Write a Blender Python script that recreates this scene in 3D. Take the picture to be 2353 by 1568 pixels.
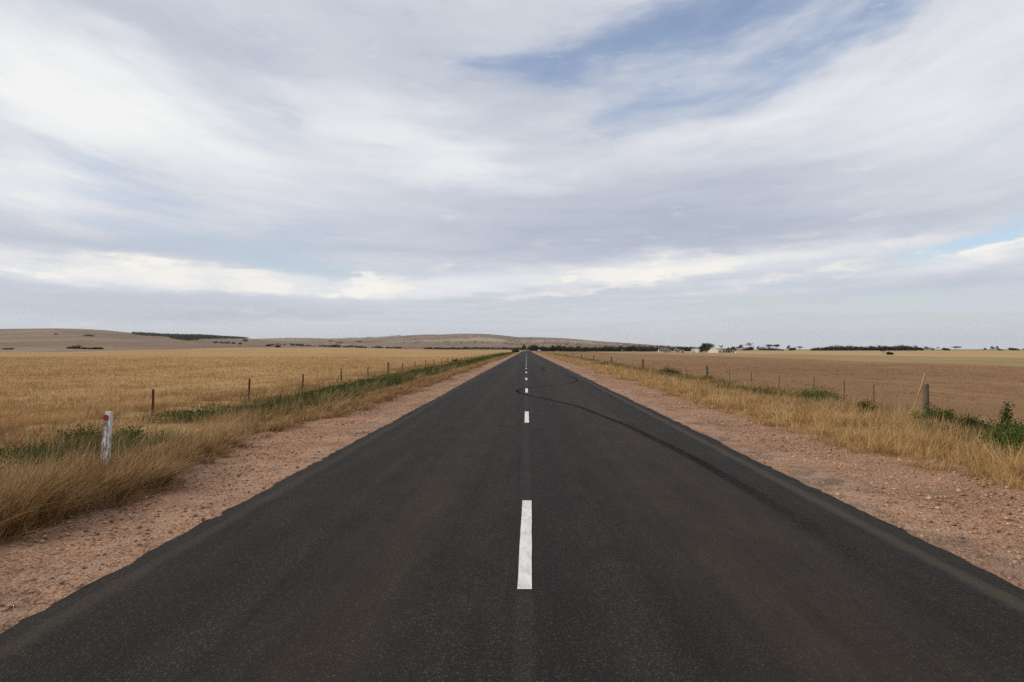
import bpy, math, random
import numpy as np
from mathutils import Vector, Matrix

S = bpy.context.scene
for o in list(bpy.data.objects):
    bpy.data.objects.remove(o)

# ------------------------------------------------------------------ camera
EYE = 1.72
F = 26.0 / 36.0 * 2353.0          # focal length in pixels of the 2353 px wide measuring grid
VX, VY = 1209.0, 803.0            # where the straight road vanishes on that grid
cam_d = bpy.data.cameras.new("camera")
cam = bpy.data.objects.new("camera", cam_d)
S.collection.objects.link(cam)
cam_d.lens = 26.0
cam_d.sensor_width = 36.0
cam_d.clip_start = 0.05
cam_d.clip_end = 40000.0
cam.location = (0.0, 0.0, EYE)
cam.rotation_euler = (math.radians(90) + math.atan((VY - 784.0) / F), 0.0, math.atan((VX - 1176.5) / F))
S.camera = cam

# ------------------------------------------------------------------ light and exposure
SUN_EL, SUN_AZ = math.radians(27.0), math.radians(-97.0)      # azimuth from +Y towards +X
sun_dir = Vector((math.sin(SUN_AZ) * math.cos(SUN_EL), math.cos(SUN_AZ) * math.cos(SUN_EL), math.sin(SUN_EL)))
sd = bpy.data.lights.new("sun", 'SUN')
sd.energy = 2.6
sd.angle = math.radians(9.0)
sd.color = (1.0, 0.85, 0.65)
so = bpy.data.objects.new("sun", sd)
S.collection.objects.link(so)
so.rotation_euler = (-sun_dir).to_track_quat('-Z', 'Y').to_euler()
so.location = (-60, -10, 60)

S.view_settings.view_transform = 'Standard'
S.view_settings.look = 'None'
S.view_settings.exposure = 0.0
S.view_settings.gamma = 1.0
S.view_settings.use_curve_mapping = False
S.cycles.use_denoising = False


# ------------------------------------------------------------------ node helpers
class NB:
    def __init__(self, nt):
        self.nt = nt

    def node(self, kind, **kw):
        n = self.nt.nodes.new(kind)
        for k, v in kw.items():
            setattr(n, k, v)
        return n

    def put(self, sock, v):
        if isinstance(v, bpy.types.NodeSocket):
            self.nt.links.new(v, sock)
        elif v is not None:
            if sock.type in ('RGBA',) and len(v) == 3:
                v = (*v, 1.0)
            sock.default_value = v

    def m(self, op, a, b=None, c=None, clamp=False):
        n = self.node('ShaderNodeMath', operation=op, use_clamp=clamp)
        self.put(n.inputs[0], a)
        if b is not None: self.put(n.inputs[1], b)
        if c is not None: self.put(n.inputs[2], c)
        return n.outputs[0]

    def vm(self, op, a, b=None, scale=None):
        n = self.node('ShaderNodeVectorMath', operation=op)
        self.put(n.inputs[0], a)
        if b is not None: self.put(n.inputs[1], b)
        if scale is not None: self.put(n.inputs['Scale'], scale)
        return n.outputs['Value'] if op in ('LENGTH', 'DOT_PRODUCT', 'DISTANCE') else n.outputs[0]

    def xyz(self, x=0.0, y=0.0, z=0.0):
        n = self.node('ShaderNodeCombineXYZ')
        for s, v in zip(n.inputs, (x, y, z)): self.put(s, v)
        return n.outputs[0]

    def sep(self, v):
        n = self.node('ShaderNodeSeparateXYZ')
        self.put(n.inputs[0], v)
        return n.outputs[0], n.outputs[1], n.outputs[2]

    def noise(self, vec, scale=1.0, detail=3.0, rough=0.5, color=False, dist=0.0, lac=2.0):
        n = self.node('ShaderNodeTexNoise')
        self.put(n.inputs['Vector'], vec)
        n.inputs['Scale'].default_value = scale
        n.inputs['Detail'].default_value = detail
        n.inputs['Roughness'].default_value = rough
        n.inputs['Lacunarity'].default_value = lac
        n.inputs['Distortion'].default_value = dist
        return n.outputs['Color' if color else 'Fac']

    def voro(self, vec, scale=1.0, feature='F1', out='Distance'):
        n = self.node('ShaderNodeTexVoronoi', feature=feature)
        self.put(n.inputs['Vector'], vec)
        n.inputs['Scale'].default_value = scale
        return n.outputs[out]

    def mr(self, v, a, b, c=0.0, d=1.0, smooth=True):
        n = self.node('ShaderNodeMapRange', interpolation_type='SMOOTHSTEP' if smooth else 'LINEAR')
        self.put(n.inputs['Value'], v)
        for k, x in zip(('From Min', 'From Max', 'To Min', 'To Max'), (a, b, c, d)):
            self.put(n.inputs[k], x)
        return n.outputs['Result']

    def mix(self, f, a, b, blend='MIX'):
        n = self.node('ShaderNodeMix', data_type='RGBA', blend_type=blend)
        self.put(n.inputs[0], f)
        self.put(n.inputs[6], a)
        self.put(n.inputs[7], b)
        return n.outputs[2]

    def ramp(self, f, stops, interp='LINEAR'):
        n = self.node('ShaderNodeValToRGB')
        r = n.color_ramp
        r.interpolation = interp
        while len(r.elements) < len(stops): r.elements.new(0.5)
        for e, (p, c) in zip(r.elements, stops):
            e.position = p
            e.color = (*c, 1.0)
        self.put(n.inputs[0], f)
        return n.outputs[0]


# ------------------------------------------------------------------ sky: Nishita air with a cloud layer mixed over it
world = bpy.data.worlds.new("World")
S.world = world
world.use_nodes = True
wt = world.node_tree
wt.nodes.clear()
b = NB(wt)
dirv = b.node('ShaderNodeTexCoord').outputs['Generated']
dx, dy, dz = b.sep(dirv)
az = b.m('ARCTAN2', dx, dy)
hor = b.m('SQRT', b.m('ADD', b.m('MULTIPLY', dx, dx), b.m('MULTIPLY', dy, dy)))
el = b.m('ARCTAN2', dz, hor)
elp = b.m('MAXIMUM', el, 0.0)
# the cloud sheets bow up towards both sides: s runs across them
s_ = b.m('MULTIPLY', el, b.m('SUBTRACT', 1.0, b.m('MULTIPLY', b.m('MULTIPLY', az, az), 0.55)))
lift = b.m('ADD', elp, 0.10)
# streak coordinate: long along the horizon, thin in height, thinner still low down
logs = b.m('LOGARITHM', b.m('ADD', b.m('MAXIMUM', s_, 0.0), 0.06), 2.718)
base_v = b.xyz(az, el, 0.0)
streak_v = b.xyz(b.m('MULTIPLY', az, 2.2), b.m('MULTIPLY', logs, 3.6), 0.0)
wcol = b.noise(streak_v, 1.1, 4.0, 0.55, color=True)
warp = b.vm('MULTIPLY', b.vm('SUBTRACT', wcol, (0.5, 0.5, 0.5)), (0.34, 0.15, 0.0))
wcol2 = b.noise(b.xyz(b.m('MULTIPLY', az, 9.0), b.m('MULTIPLY', el, 26.0), 3.0), 1.0, 4.0, 0.6, color=True)
warp2 = b.vm('MULTIPLY', b.vm('SUBTRACT', wcol2, (0.5, 0.5, 0.5)), (0.10, 0.028, 0.0))
lowk = b.mr(el, 0.02, 0.30, 0.15, 1.0)
v_w = b.vm('ADD', base_v, b.vm('ADD', b.vm('SCALE', warp, scale=lowk), warp2))


def blob(cx, cy, rx, ry, rot, amp, acc, vec=None):
    a = math.atan((cx - VX) / F)
    e = math.atan((VY - cy) / F * math.cos(a))
    n = b.node('ShaderNodeMapping', vector_type='TEXTURE')
    b.put(n.inputs['Vector'], v_w if vec is None else vec)
    n.inputs['Location'].default_value = (a, e, 0)
    n.inputs['Rotation'].default_value = (0, 0, math.radians(rot))
    n.inputs['Scale'].default_value = (rx / F, ry / F, 1)
    d = b.vm('LENGTH', n.outputs[0])
    g = b.mr(d, 0.0, 1.0, amp, 0.0)
    return b.m('ADD', acc, g)


# blue gaps in the cloud
hole = 0.0
for a in [(1720, 0, 560, 190, 14, 0.90), (1380, 100, 460, 120, 9, 0.55), (1250, 160, 210, 60, 6, 0.42),
          (1560, 225, 380, 90, 15, 0.50), (1900, 60, 260, 80, 24, 0.45), (1650, 330, 330, 60, 14, 0.22),
          (560, 555, 620, 90, -2, 0.46), (700, 618, 360, 46, -2, 0.62), (200, 430, 360, 80, -6, 0.34),
          (2290, 545, 290, 46, 15, 0.85), (2150, 578, 150, 28, 10, 0.55), (790, 650, 90, 16, 6, 0.5),
          (1800, 690, 760, 60, 0, 0.66), (1050, 692, 380, 44, 0, 0.60), (1250, 727, 260, 18, 2, 0.35),
          (2050, 737, 460, 26, 1, 0.40), (680, 262, 140, 45, -4, 0.25), (1600, 760, 1000, 40, 0, 0.25), (250, 710, 700, 40, 0, 0.28)]:
    hole = blob(*a, hole)
# how brightly the cloud sheet is lit
bri = 0.52
for a in [(120, 190, 600, 180, -20, 0.32), (480, 310, 680, 150, -12, 0.18), (900, 300, 400, 110, -12, 0.28),
          (20, 270, 360, 160, -8, 0.18), (40, 430, 200, 70, -16, 0.26), (1100, 390, 300, 80, -8, 0.16),
          (430, 70, 520, 110, -14, -0.16), (1050, 110, 620, 150, -10, -0.14), (1180, 230, 400, 80, 0, -0.08),
          (2230, 170, 600, 340, 25, 0.20), (1780, 275, 480, 80, 14, 0.16), (1480, 330, 340, 60, 12, 0.08),
          (1500, 490, 900, 130, 3, -0.24), (1660, 545, 600, 75, 3, -0.20), (1280, 580, 460, 60, 0, -0.12),
          (330, 555, 700, 70, 0, -0.18), (2050, 520, 460, 60, 7, -0.10), (250, 700, 700, 48, 0, -0.16), (2120, 665, 420, 34, 1, -0.18),
          (620, 722, 560, 14, 1, -0.14), (250, 625, 620, 46, -3, 0.30), (1500, 625, 900, 44, 3, 0.30), (2250, 590, 300, 40, 12, 0.2), (850, 660, 400, 36, 0, 0.22)]:
    bri = blob(*a, bri)
# the band of small bright heaps low over the horizon
cum = 0.0
for a in [(190, 612, 520, 50, -2, 0.62), (470, 634, 320, 34, -6, 0.46), (860, 652, 120, 46, 0, 0.66),
          (700, 668, 560, 24, 0, 0.40), (1510, 640, 240, 56, 3, 0.50), (1720, 602, 560, 42, 4, 0.56),
          (1300, 648, 460, 32, 2, 0.44), (2310, 580, 200, 26, 13, 0.64), (1100, 622, 340, 22, -1, 0.34), (1750, 650, 420, 18, 5, 0.34),
          (2050, 605, 320, 26, 6, 0.40), (30, 440, 160, 46, -18, 0.40), (1350, 668, 330, 16, 3, 0.36), (1290, 716, 230, 10, 2, 0.28), (600, 742, 700, 12, 0, 0.25)]:
    cum = blob(*a, cum)

n1 = b.noise(streak_v, 2.3, 7.0, 0.60)
n2 = b.noise(b.xyz(b.m('MULTIPLY', az, 6.0), b.m('MULTIPLY', logs, 8.0), 7.0), 1.6, 6.0, 0.62, dist=0.4)
# fibres drawn out along the bowed sheets
n4 = b.noise(b.xyz(b.m('MULTIPLY', az, 5.0), b.m('MULTIPLY', b.m('DIVIDE', s_, b.m('ADD', elp, 0.22)), 26.0), 2.0), 1.0, 5.0, 0.62, dist=0.8)
n3 = b.noise(b.xyz(b.m('MULTIPLY', az, 13.0), b.m('MULTIPLY', el, 52.0), 11.0), 1.0, 6.0, 0.62)
wisp = b.m('ADD', b.m('MULTIPLY', b.m('SUBTRACT', n1, 0.5), 0.60), b.m('MULTIPLY', b.m('SUBTRACT', n2, 0.5), 0.55))
fib = b.m('SUBTRACT', n4, 0.5)
hole_f = b.mr(b.m('SUBTRACT', hole, b.m('ADD', b.m('MULTIPLY', wisp, 1.15), b.m('MULTIPLY', fib, 1.0))), 0.02, 1.25, 0.0, 0.84)
bri_f = b.m('ADD', bri, b.m('ADD', b.m('MULTIPLY', wisp, 0.40), b.m('MULTIPLY', fib, 0.20)), clamp=True)
cloud = b.ramp(bri_f, [(0.0, (0.395, 0.445, 0.55)), (0.25, (0.478, 0.520, 0.62)), (0.5, (0.610, 0.640, 0.715)),
                       (0.75, (0.76, 0.78, 0.82)), (1.0, (0.90, 0.905, 0.905))])
cum_f = b.mr(b.m('ADD', cum, b.m('MULTIPLY', b.m('SUBTRACT', n3, 0.5), 2.2)), 0.16, 0.98, 0.0, 0.80)
cum_c = b.ramp(b.m('ADD', n3, b.m('MULTIPLY', cum, 0.5)), [(0.35, (0.62, 0.64, 0.68)), (0.6, (0.83, 0.82, 0.79)), (0.9, (0.95, 0.915, 0.845))])
sky = b.node('ShaderNodeTexSky', sky_type='NISHITA')
sky.sun_disc = False
sky.sun_elevation = SUN_EL
sky.sun_rotation = SUN_AZ
sky.air_density = 1.0
sky.dust_density = 1.2
sky.ozone_density = 1.5
SKY_STRENGTH = 0.10
air = b.mix(1.0, sky.outputs[0], (1.50, 1.47, 1.55), 'MULTIPLY')
cl10 = b.vm('SCALE', cloud, scale=1.0 / SKY_STRENGTH)
cu10 = b.vm('SCALE', cum_c, scale=1.0 / SKY_STRENGTH)
col = b.mix(hole_f, cl10, air)
col = b.mix(b.mr(el, 0.0, 0.085, 0.55, 0.0), col, (5.75, 6.05, 6.35))
col = b.mix(cum_f, col, cu10)
# a few crisp little heaps catching the sun
heap = 0.0
for a in [(835, 650, 60, 34, 0, 0.75), (780, 668, 200, 14, 2, 0.5), (1290, 646, 90, 12, 0, 0.62), (1515, 640, 80, 30, 4, 0.72), (1440, 650, 120, 14, 2, 0.5),
          (2290, 572, 90, 18, 16, 0.7), (2180, 590, 90, 10, 4, 0.5), (110, 615, 170, 24, 0, 0.55), (320, 612, 150, 20, -6, 0.55)]:
    heap = blob(*a, heap)
n5 = b.noise(b.xyz(b.m('MULTIPLY', az, 42.0), b.m('MULTIPLY', el, 95.0), 5.0), 1.0, 5.0, 0.6)
heap_f = b.mr(b.m('ADD', heap, b.m('MULTIPLY', b.m('SUBTRACT', n5, 0.5), 1.3)), 0.30, 0.62, 0.0, 0.72)
col = b.mix(heap_f, col, (9.6, 9.3, 8.75))
col = b.mix(b.mr(el, 0.0, 0.04, 0.75, 0.0), col, (5.80, 5.95, 6.15))
bg = b.node('ShaderNodeBackground')
b.put(bg.inputs['Color'], col)
bg.inputs['Strength'].default_value = SKY_STRENGTH
wo = b.node('ShaderNodeOutputWorld')
wt.links.new(bg.outputs[0], wo.inputs['Surface'])

# ------------------------------------------------------------------ helpers: meshes, tags, materials
rng = np.random.default_rng(7)
random.seed(5)
COL = S.collection


def tag(o, label=None, cat=None, group=None, kind=None):
    if label: o['label'] = label
    if cat: o['category'] = cat
    if group: o['group'] = group
    if kind: o['kind'] = kind
    return o


def link(o, parent=None):
    COL.objects.link(o)
    if parent is not None: o.parent = parent
    return o


def mesh_np(name, verts, faces, mat=None, parent=None, smooth=False):
    """verts (n,3); faces: list of int arrays, each (m,3) or (m,4)."""
    me = bpy.data.meshes.new(name)
    verts = np.asarray(verts, dtype=np.float32)
    me.vertices.add(len(verts))
    me.vertices.foreach_set('co', verts.ravel())
    faces = [np.asarray(f, dtype=np.int32) for f in faces if len(f)]
    idx = np.concatenate([f.ravel() for f in faces])
    cnt = np.concatenate([np.full(len(f), f.shape[1], dtype=np.int32) for f in faces])
    start = np.concatenate([[0], np.cumsum(cnt)[:-1]]).astype(np.int32)
    me.loops.add(len(idx))
    me.loops.foreach_set('vertex_index', idx)
    me.polygons.add(len(cnt))
    me.polygons.foreach_set('loop_start', start)
    me.polygons.foreach_set('loop_total', cnt)
    if smooth:
        me.polygons.foreach_set('use_smooth', np.ones(len(cnt), dtype=bool))
    me.update(calc_edges=True)
    if mat: me.materials.append(mat)
    o = bpy.data.objects.new(name, me)
    return link(o, parent)


def empty(name, loc, rz=0.0):
    o = bpy.data.objects.new(name, None)
    o.empty_display_size = 0.3
    o.location = loc
    o.rotation_euler = (0, 0, rz)
    return link(o)


class MB:
    """collects boxes, tubes and polygons and links them as one mesh object"""
    def __init__(self):
        self.v, self.f = [], []

    def add(self, vs, fs):
        k = len(self.v)
        self.v += [tuple(p) for p in vs]
        self.f += [tuple(i + k for i in f) for f in fs]

    def box(self, x0, x1, y0, y1, z0, z1):
        self.add([(x0, y0, z0), (x1, y0, z0), (x1, y1, z0), (x0, y1, z0), (x0, y0, z1), (x1, y0, z1), (x1, y1, z1), (x0, y1, z1)],
                 [(3, 2, 1, 0), (4, 5, 6, 7), (0, 1, 5, 4), (1, 2, 6, 5), (2, 3, 7, 6), (3, 0, 4, 7)])

    def tube(self, pts, radii, seg=8, caps=True):
        pts = [Vector(p) for p in pts]
        rings = []
        for i, p in enumerate(pts):
            d = (pts[min(i + 1, len(pts) - 1)] - pts[max(i - 1, 0)]).normalized()
            a = d.cross(Vector((0, 1, 0.13))).normalized()
            c = d.cross(a)
            r = radii[i] if hasattr(radii, '__len__') else radii
            rings.append([p + (a * math.cos(t) + c * math.sin(t)) * r for t in (2 * math.pi * k / seg for k in range(seg))])
        vs = [q for r in rings for q in r]
        fs = [(i * seg + k, i * seg + (k + 1) % seg, (i + 1) * seg + (k + 1) % seg, (i + 1) * seg + k)
              for i in range(len(pts) - 1) for k in range(seg)]
        if caps:
            fs.append(tuple(range(seg))[::-1])
            fs.append(tuple((len(pts) - 1) * seg + k for k in range(seg)))
        self.add(vs, fs)

    def prism(self, poly, y0, y1):
        """polygon in x,z pulled along y"""
        n = len(poly)
        self.add([(x, y0, z) for x, z in poly] + [(x, y1, z) for x, z in poly],
                 [tuple(range(n)), tuple(range(2 * n - 1, n - 1, -1))] + [(k, n + k, n + (k + 1) % n, (k + 1) % n) for k in range(n)])

    def build(self, name, mat, parent=None, smooth=False):
        me = bpy.data.meshes.new(name)
        me.from_pydata(self.v, [], self.f)
        if smooth: me.polygons.foreach_set('use_smooth', np.ones(len(me.polygons), dtype=bool))
        me.update()
        me.materials.append(mat)
        return link(bpy.data.objects.new(name, me), parent)


def copy_tree(o, parent=None):
    c = o.copy()
    COL.objects.link(c)
    if parent is not None: c.parent = parent
    for ch in list(o.children): copy_tree(ch, c)
    return c


# smooth value noise on numpy arrays
def vnoise(x, y, scale, seed, octaves=3):
    out = np.zeros(np.broadcast(x, y).shape)
    amp, tot = 1.0, 0.0
    for o in range(octaves):
        g = np.random.default_rng(seed + o).random((256, 256))
        u, v = x * scale + 37.3 * o, y * scale + 11.7 * o
        iu, iv = np.floor(u).astype(int), np.floor(v).astype(int)
        fu, fv = u - iu, v - iv
        fu, fv = fu * fu * (3 - 2 * fu), fv * fv * (3 - 2 * fv)
        a, b_, c, d = g[iu % 256, iv % 256], g[(iu + 1) % 256, iv % 256], g[iu % 256, (iv + 1) % 256], g[(iu + 1) % 256, (iv + 1) % 256]
        out = out + amp * ((a * (1 - fu) + b_ * fu) * (1 - fv) + (c * (1 - fu) + d * fu) * fv)
        tot += amp
        amp *= 0.5
        scale *= 2.03
    return out / tot


def sstep(x, a, b_):
    t = np.clip((x - a) / (b_ - a), 0, 1)
    return t * t * (3 - 2 * t)


def material(name):
    m = bpy.data.materials.new(name)
    m.use_nodes = True
    nt = m.node_tree
    nt.nodes.clear()
    return m, NB(nt), nt


def finish(m, nb, nt, shader, disp=None):
    out = nb.node('ShaderNodeOutputMaterial')
    nt.links.new(shader, out.inputs['Surface'])
    return m


def principled(nb, color, rough=0.9, spec=0.2, normal=None, metal=0.0):
    p = nb.node('ShaderNodeBsdfPrincipled')
    nb.put(p.inputs['Base Color'], color)
    nb.put(p.inputs['Roughness'], rough)
    p.inputs['Specular IOR Level'].default_value = spec
    p.inputs['Metallic'].default_value = metal
    if normal is not None: nb.put(p.inputs['Normal'], normal)
    return p.outputs[0]


def bump(nb, h, strength=0.5, dist=0.02):
    n = nb.node('ShaderNodeBump')
    n.inputs['Strength'].default_value = strength
    n.inputs['Distance'].default_value = dist
    nb.put(n.inputs['Height'], h)
    return n.outputs[0]


def simple_mat(name, c, rough=0.8, var=0.15, scale=3.0, spec=0.2, metal=0.0, stretch=(1, 1, 1)):
    m, nb, nt = material(name)
    v = nb.vm('MULTIPLY', nb.node('ShaderNodeTexCoord').outputs['Object'], stretch)
    f = nb.noise(v, scale, 5, 0.6)
    col = nb.mix(f, tuple(k * (1 - var) for k in c), tuple(min(1, k * (1 + var)) for k in c))
    return finish(m, nb, nt, principled(nb, col, rough, spec, None, metal))


def leaf_mat(name, stops, trans=0.3, patch=None, rough=0.7):
    """thin plant matter: one colour per blade or leaf, some light let through"""
    m, nb, nt = material(name)
    r = nb.node('ShaderNodeNewGeometry').outputs['Random Per Island']
    pos = nb.node('ShaderNodeNewGeometry').outputs['Position']
    if patch:
        k = nb.noise(pos, patch, 3, 0.6)
        r = nb.m('ADD', nb.m('MULTIPLY', r, 0.55), nb.mr(k, 0.3, 0.7, 0.0, 0.45))
    col = nb.ramp(r, stops)
    p = principled(nb, col, rough, 0.15)
    t = nb.node('ShaderNodeBsdfTranslucent')
    nb.put(t.inputs[0], col)
    mx = nb.node('ShaderNodeMixShader')
    mx.inputs[0].default_value = trans
    nt.links.new(p, mx.inputs[1])
    nt.links.new(t.outputs[0], mx.inputs[2])
    return finish(m, nb, nt, mx.outputs[0])


# ------------------------------------------------------------------ the lie of the land
def interp(x, pts):
    return np.interp(x, [p[0] for p in pts], [p[1] for p in pts])


# skyline heights, in the measuring grid, of the near hill (left) and of the far range (middle)
HILL_NEAR = [(-900, 770), (-400, 758), (0, 755), (110, 754), (175, 755), (230, 758), (300, 765), (370, 769), (460, 771), (540, 776),
             (600, 781), (650, 785), (700, 789), (780, 793), (870, 796), (960, 799), (1050, 803), (3200, 803)]
HILL_FAR = [(-900, 782), (300, 782), (560, 779), (640, 777), (690, 776.5), (750, 778), (830, 777), (880, 775), (930, 771), (975, 768.5), (1010, 769),
            (1060, 766.5), (1110, 767), (1150, 770), (1190, 774.5), (1240, 775), (1300, 777.5), (1350, 782), (1400, 786),
            (1450, 789), (1500, 793), (1560, 797), (1640, 800), (1720, 803), (3200, 803)]
D_NEAR, D_FAR = 2700.0, 5600.0


def gz(x, y):
    x = np.asarray(x, dtype=float)
    y = np.asarray(y, dtype=float)
    z = np.full(np.broadcast(x, y).shape, -0.09)
    z = z - 0.42 * sstep(-x, 5.2, 8.8) - 0.30 * sstep(x, 6.2, 10.5)
    z = z + 0.05 * (vnoise(x, y, 0.22, 40, 2) - 0.5) * sstep(np.abs(x), 5.5, 8)
    z = z - 0.55 * np.exp(-((y - 540) / 190.0) ** 2) * sstep(x, 15, 60)
    d = np.maximum(y, 1.0)
    px = VX + F * x / d
    ha = np.maximum((VY - interp(px, HILL_NEAR)) / F * D_NEAR + EYE, 0)
    s = np.clip((d - 480) / (D_NEAR - 480), 0, 1)
    za = ha * (s ** 1.25) * (1 + 0.10 * (vnoise(x, y, 1 / 420.0, 3, 3) - 0.5) * (1 - s))
    za = za * (1 - np.clip((d - D_NEAR) / 1200.0, 0, 1))
    hb = np.maximum((VY - interp(px, HILL_FAR)) / F * D_FAR + EYE, 0)
    s2 = np.clip((d - 1250) / (D_FAR - 1250), 0, 1)
    folds = vnoise(x + 0.25 * y, y * 0.55, 1 / 520.0, 21, 4) - 0.5
    zb = hb * (s2 ** 1.35) * (1 + 0.85 * folds * (1 - s2) ** 0.7 * sstep(s2, 0.1, 0.4))
    zb = zb * (1 - np.clip((d - D_FAR) / 2200.0, 0, 1))
    h = np.maximum(za, zb)
    return z + np.where(y > 300, h, 0)


def road_x(y):
    return 1.0e-5 * np.maximum(np.asarray(y, dtype=float) - 420.0, 0) ** 2


def P(px, py, z):
    """the point at height z seen at a place of the measuring grid"""
    d = (EYE - z) * F / (py - VY)
    return ((px - VX) / F * d, d, z)


def grid_mesh(name, X, Y, Z, mat, parent=None, smooth=True):
    r, c = X.shape
    v = np.stack([X, Y, Z], -1).reshape(-1, 3)
    i = (np.arange(r - 1)[:, None] * c + np.arange(c - 1)[None, :]).ravel()
    return mesh_np(name, v, [np.stack([i, i + 1, i + c + 1, i + c], -1)], mat, parent, smooth)


# ------------------------------------------------------------------ materials of the ground
def mat_ground():
    m, nb, nt = material("dry_pasture_soil")
    pos = nb.node('ShaderNodeNewGeometry').outputs['Position']
    x, y, z = nb.sep(pos)
    n_s = nb.noise(pos, 6.0, 6, 0.65)
    n_m = nb.noise(pos, 0.35, 4, 0.6)
    n_l = nb.noise(nb.vm('MULTIPLY', pos, (1, 0.5, 1)), 0.006, 5, 0.6)
    soil = nb.ramp(n_s, [(0.25, (0.13, 0.080, 0.045)), (0.5, (0.24, 0.16, 0.09)), (0.75, (0.36, 0.26, 0.15))])
    wob = nb.m('MULTIPLY', nb.m('SUBTRACT', nb.noise(pos, 0.03, 4, 0.6), 0.5), 22.0)
    xw = nb.m('ADD', x, wob)
    # paddocks right of the road: brown stubble, olive tan, gold
    stub_n = nb.noise(nb.vm('MULTIPLY', pos, (1.0, 0.10, 1)), 1.6, 6, 0.7)
    stub_l = nb.noise(nb.vm('MULTIPLY', pos, (0.04, 0.012, 1)), 1.0, 4, 0.6)
    stubble = nb.ramp(nb.m('ADD', nb.m('MULTIPLY', stub_n, 0.6), nb.m('MULTIPLY', stub_l, 0.4)),
                      [(0.30, (0.160, 0.088, 0.042)), (0.5, (0.240, 0.138, 0.066)), (0.7, (0.325, 0.202, 0.105))])
    olive = nb.ramp(nb.noise(nb.vm('MULTIPLY', pos, (0.12, 0.02, 1)), 1.0, 5, 0.6),
                    [(0.3, (0.25, 0.175, 0.078)), (0.7, (0.37, 0.265, 0.130))])
    gold = nb.ramp(nb.noise(nb.vm('MULTIPLY', pos, (0.05, 0.02, 1)), 1.0, 5, 0.65),
                   [(0.3, (0.36, 0.235, 0.110)), (0.7, (0.48, 0.33, 0.170))])
    right = nb.mix(nb.mr(xw, 56, 66), stubble, olive)
    right = nb.mix(nb.mr(xw, 112, 138), right, gold)
    right = nb.mix(nb.mr(x, 11.6, 12.8), soil, right)
    # the open country left of the crop and the hills
    hills = nb.ramp(n_l, [(0.30, (0.150, 0.105, 0.068)), (0.5, (0.225, 0.160, 0.105)), (0.7, (0.31, 0.228, 0.150))])
    fine = nb.noise(nb.vm('MULTIPLY', pos, (1, 0.3, 1)), 0.05, 5, 0.7)
    hills = nb.mix(nb.mr(fine, 0.42, 0.72, 0.0, 0.7), hills, (0.095, 0.078, 0.056))
    patch = nb.voro(nb.vm('ADD', nb.vm('MULTIPLY', pos, (1.0, 0.45, 0.0)), nb.vm('SCALE', nb.noise(pos, 0.003, 3, color=True), scale=260.0)), 0.0016, out='Color')
    pr, pg, pb = nb.sep(patch)
    far_k = nb.mr(y, 2800, 3600)
    hills = nb.mix(nb.m('MULTIPLY', far_k, nb.mr(pr, 0.3, 0.9, 0.0, 0.65, False)), hills, (0.46, 0.335, 0.225))
    hills = nb.mix(nb.m('MULTIPLY', far_k, nb.mr(pg, 0.62, 0.8, 0.0, 0.5, False)), hills, (0.16, 0.14, 0.095))
    left = nb.mix(nb.mr(x, -11.0, -14.0), soil, hills)
    lr = nb.mr(nb.m('ADD', x, nb.m('MULTIPLY', y, 0.0)), -1.0, 1.0)
    near = nb.mix(lr, left, right)
    col = nb.mix(nb.mr(y, 1150, 1300), near, hills)
    nrm = bump(nb, n_s, 0.6, 0.05)
    return finish(m, nb, nt, principled(nb, col, 0.95, 0.1, nrm))


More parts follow.
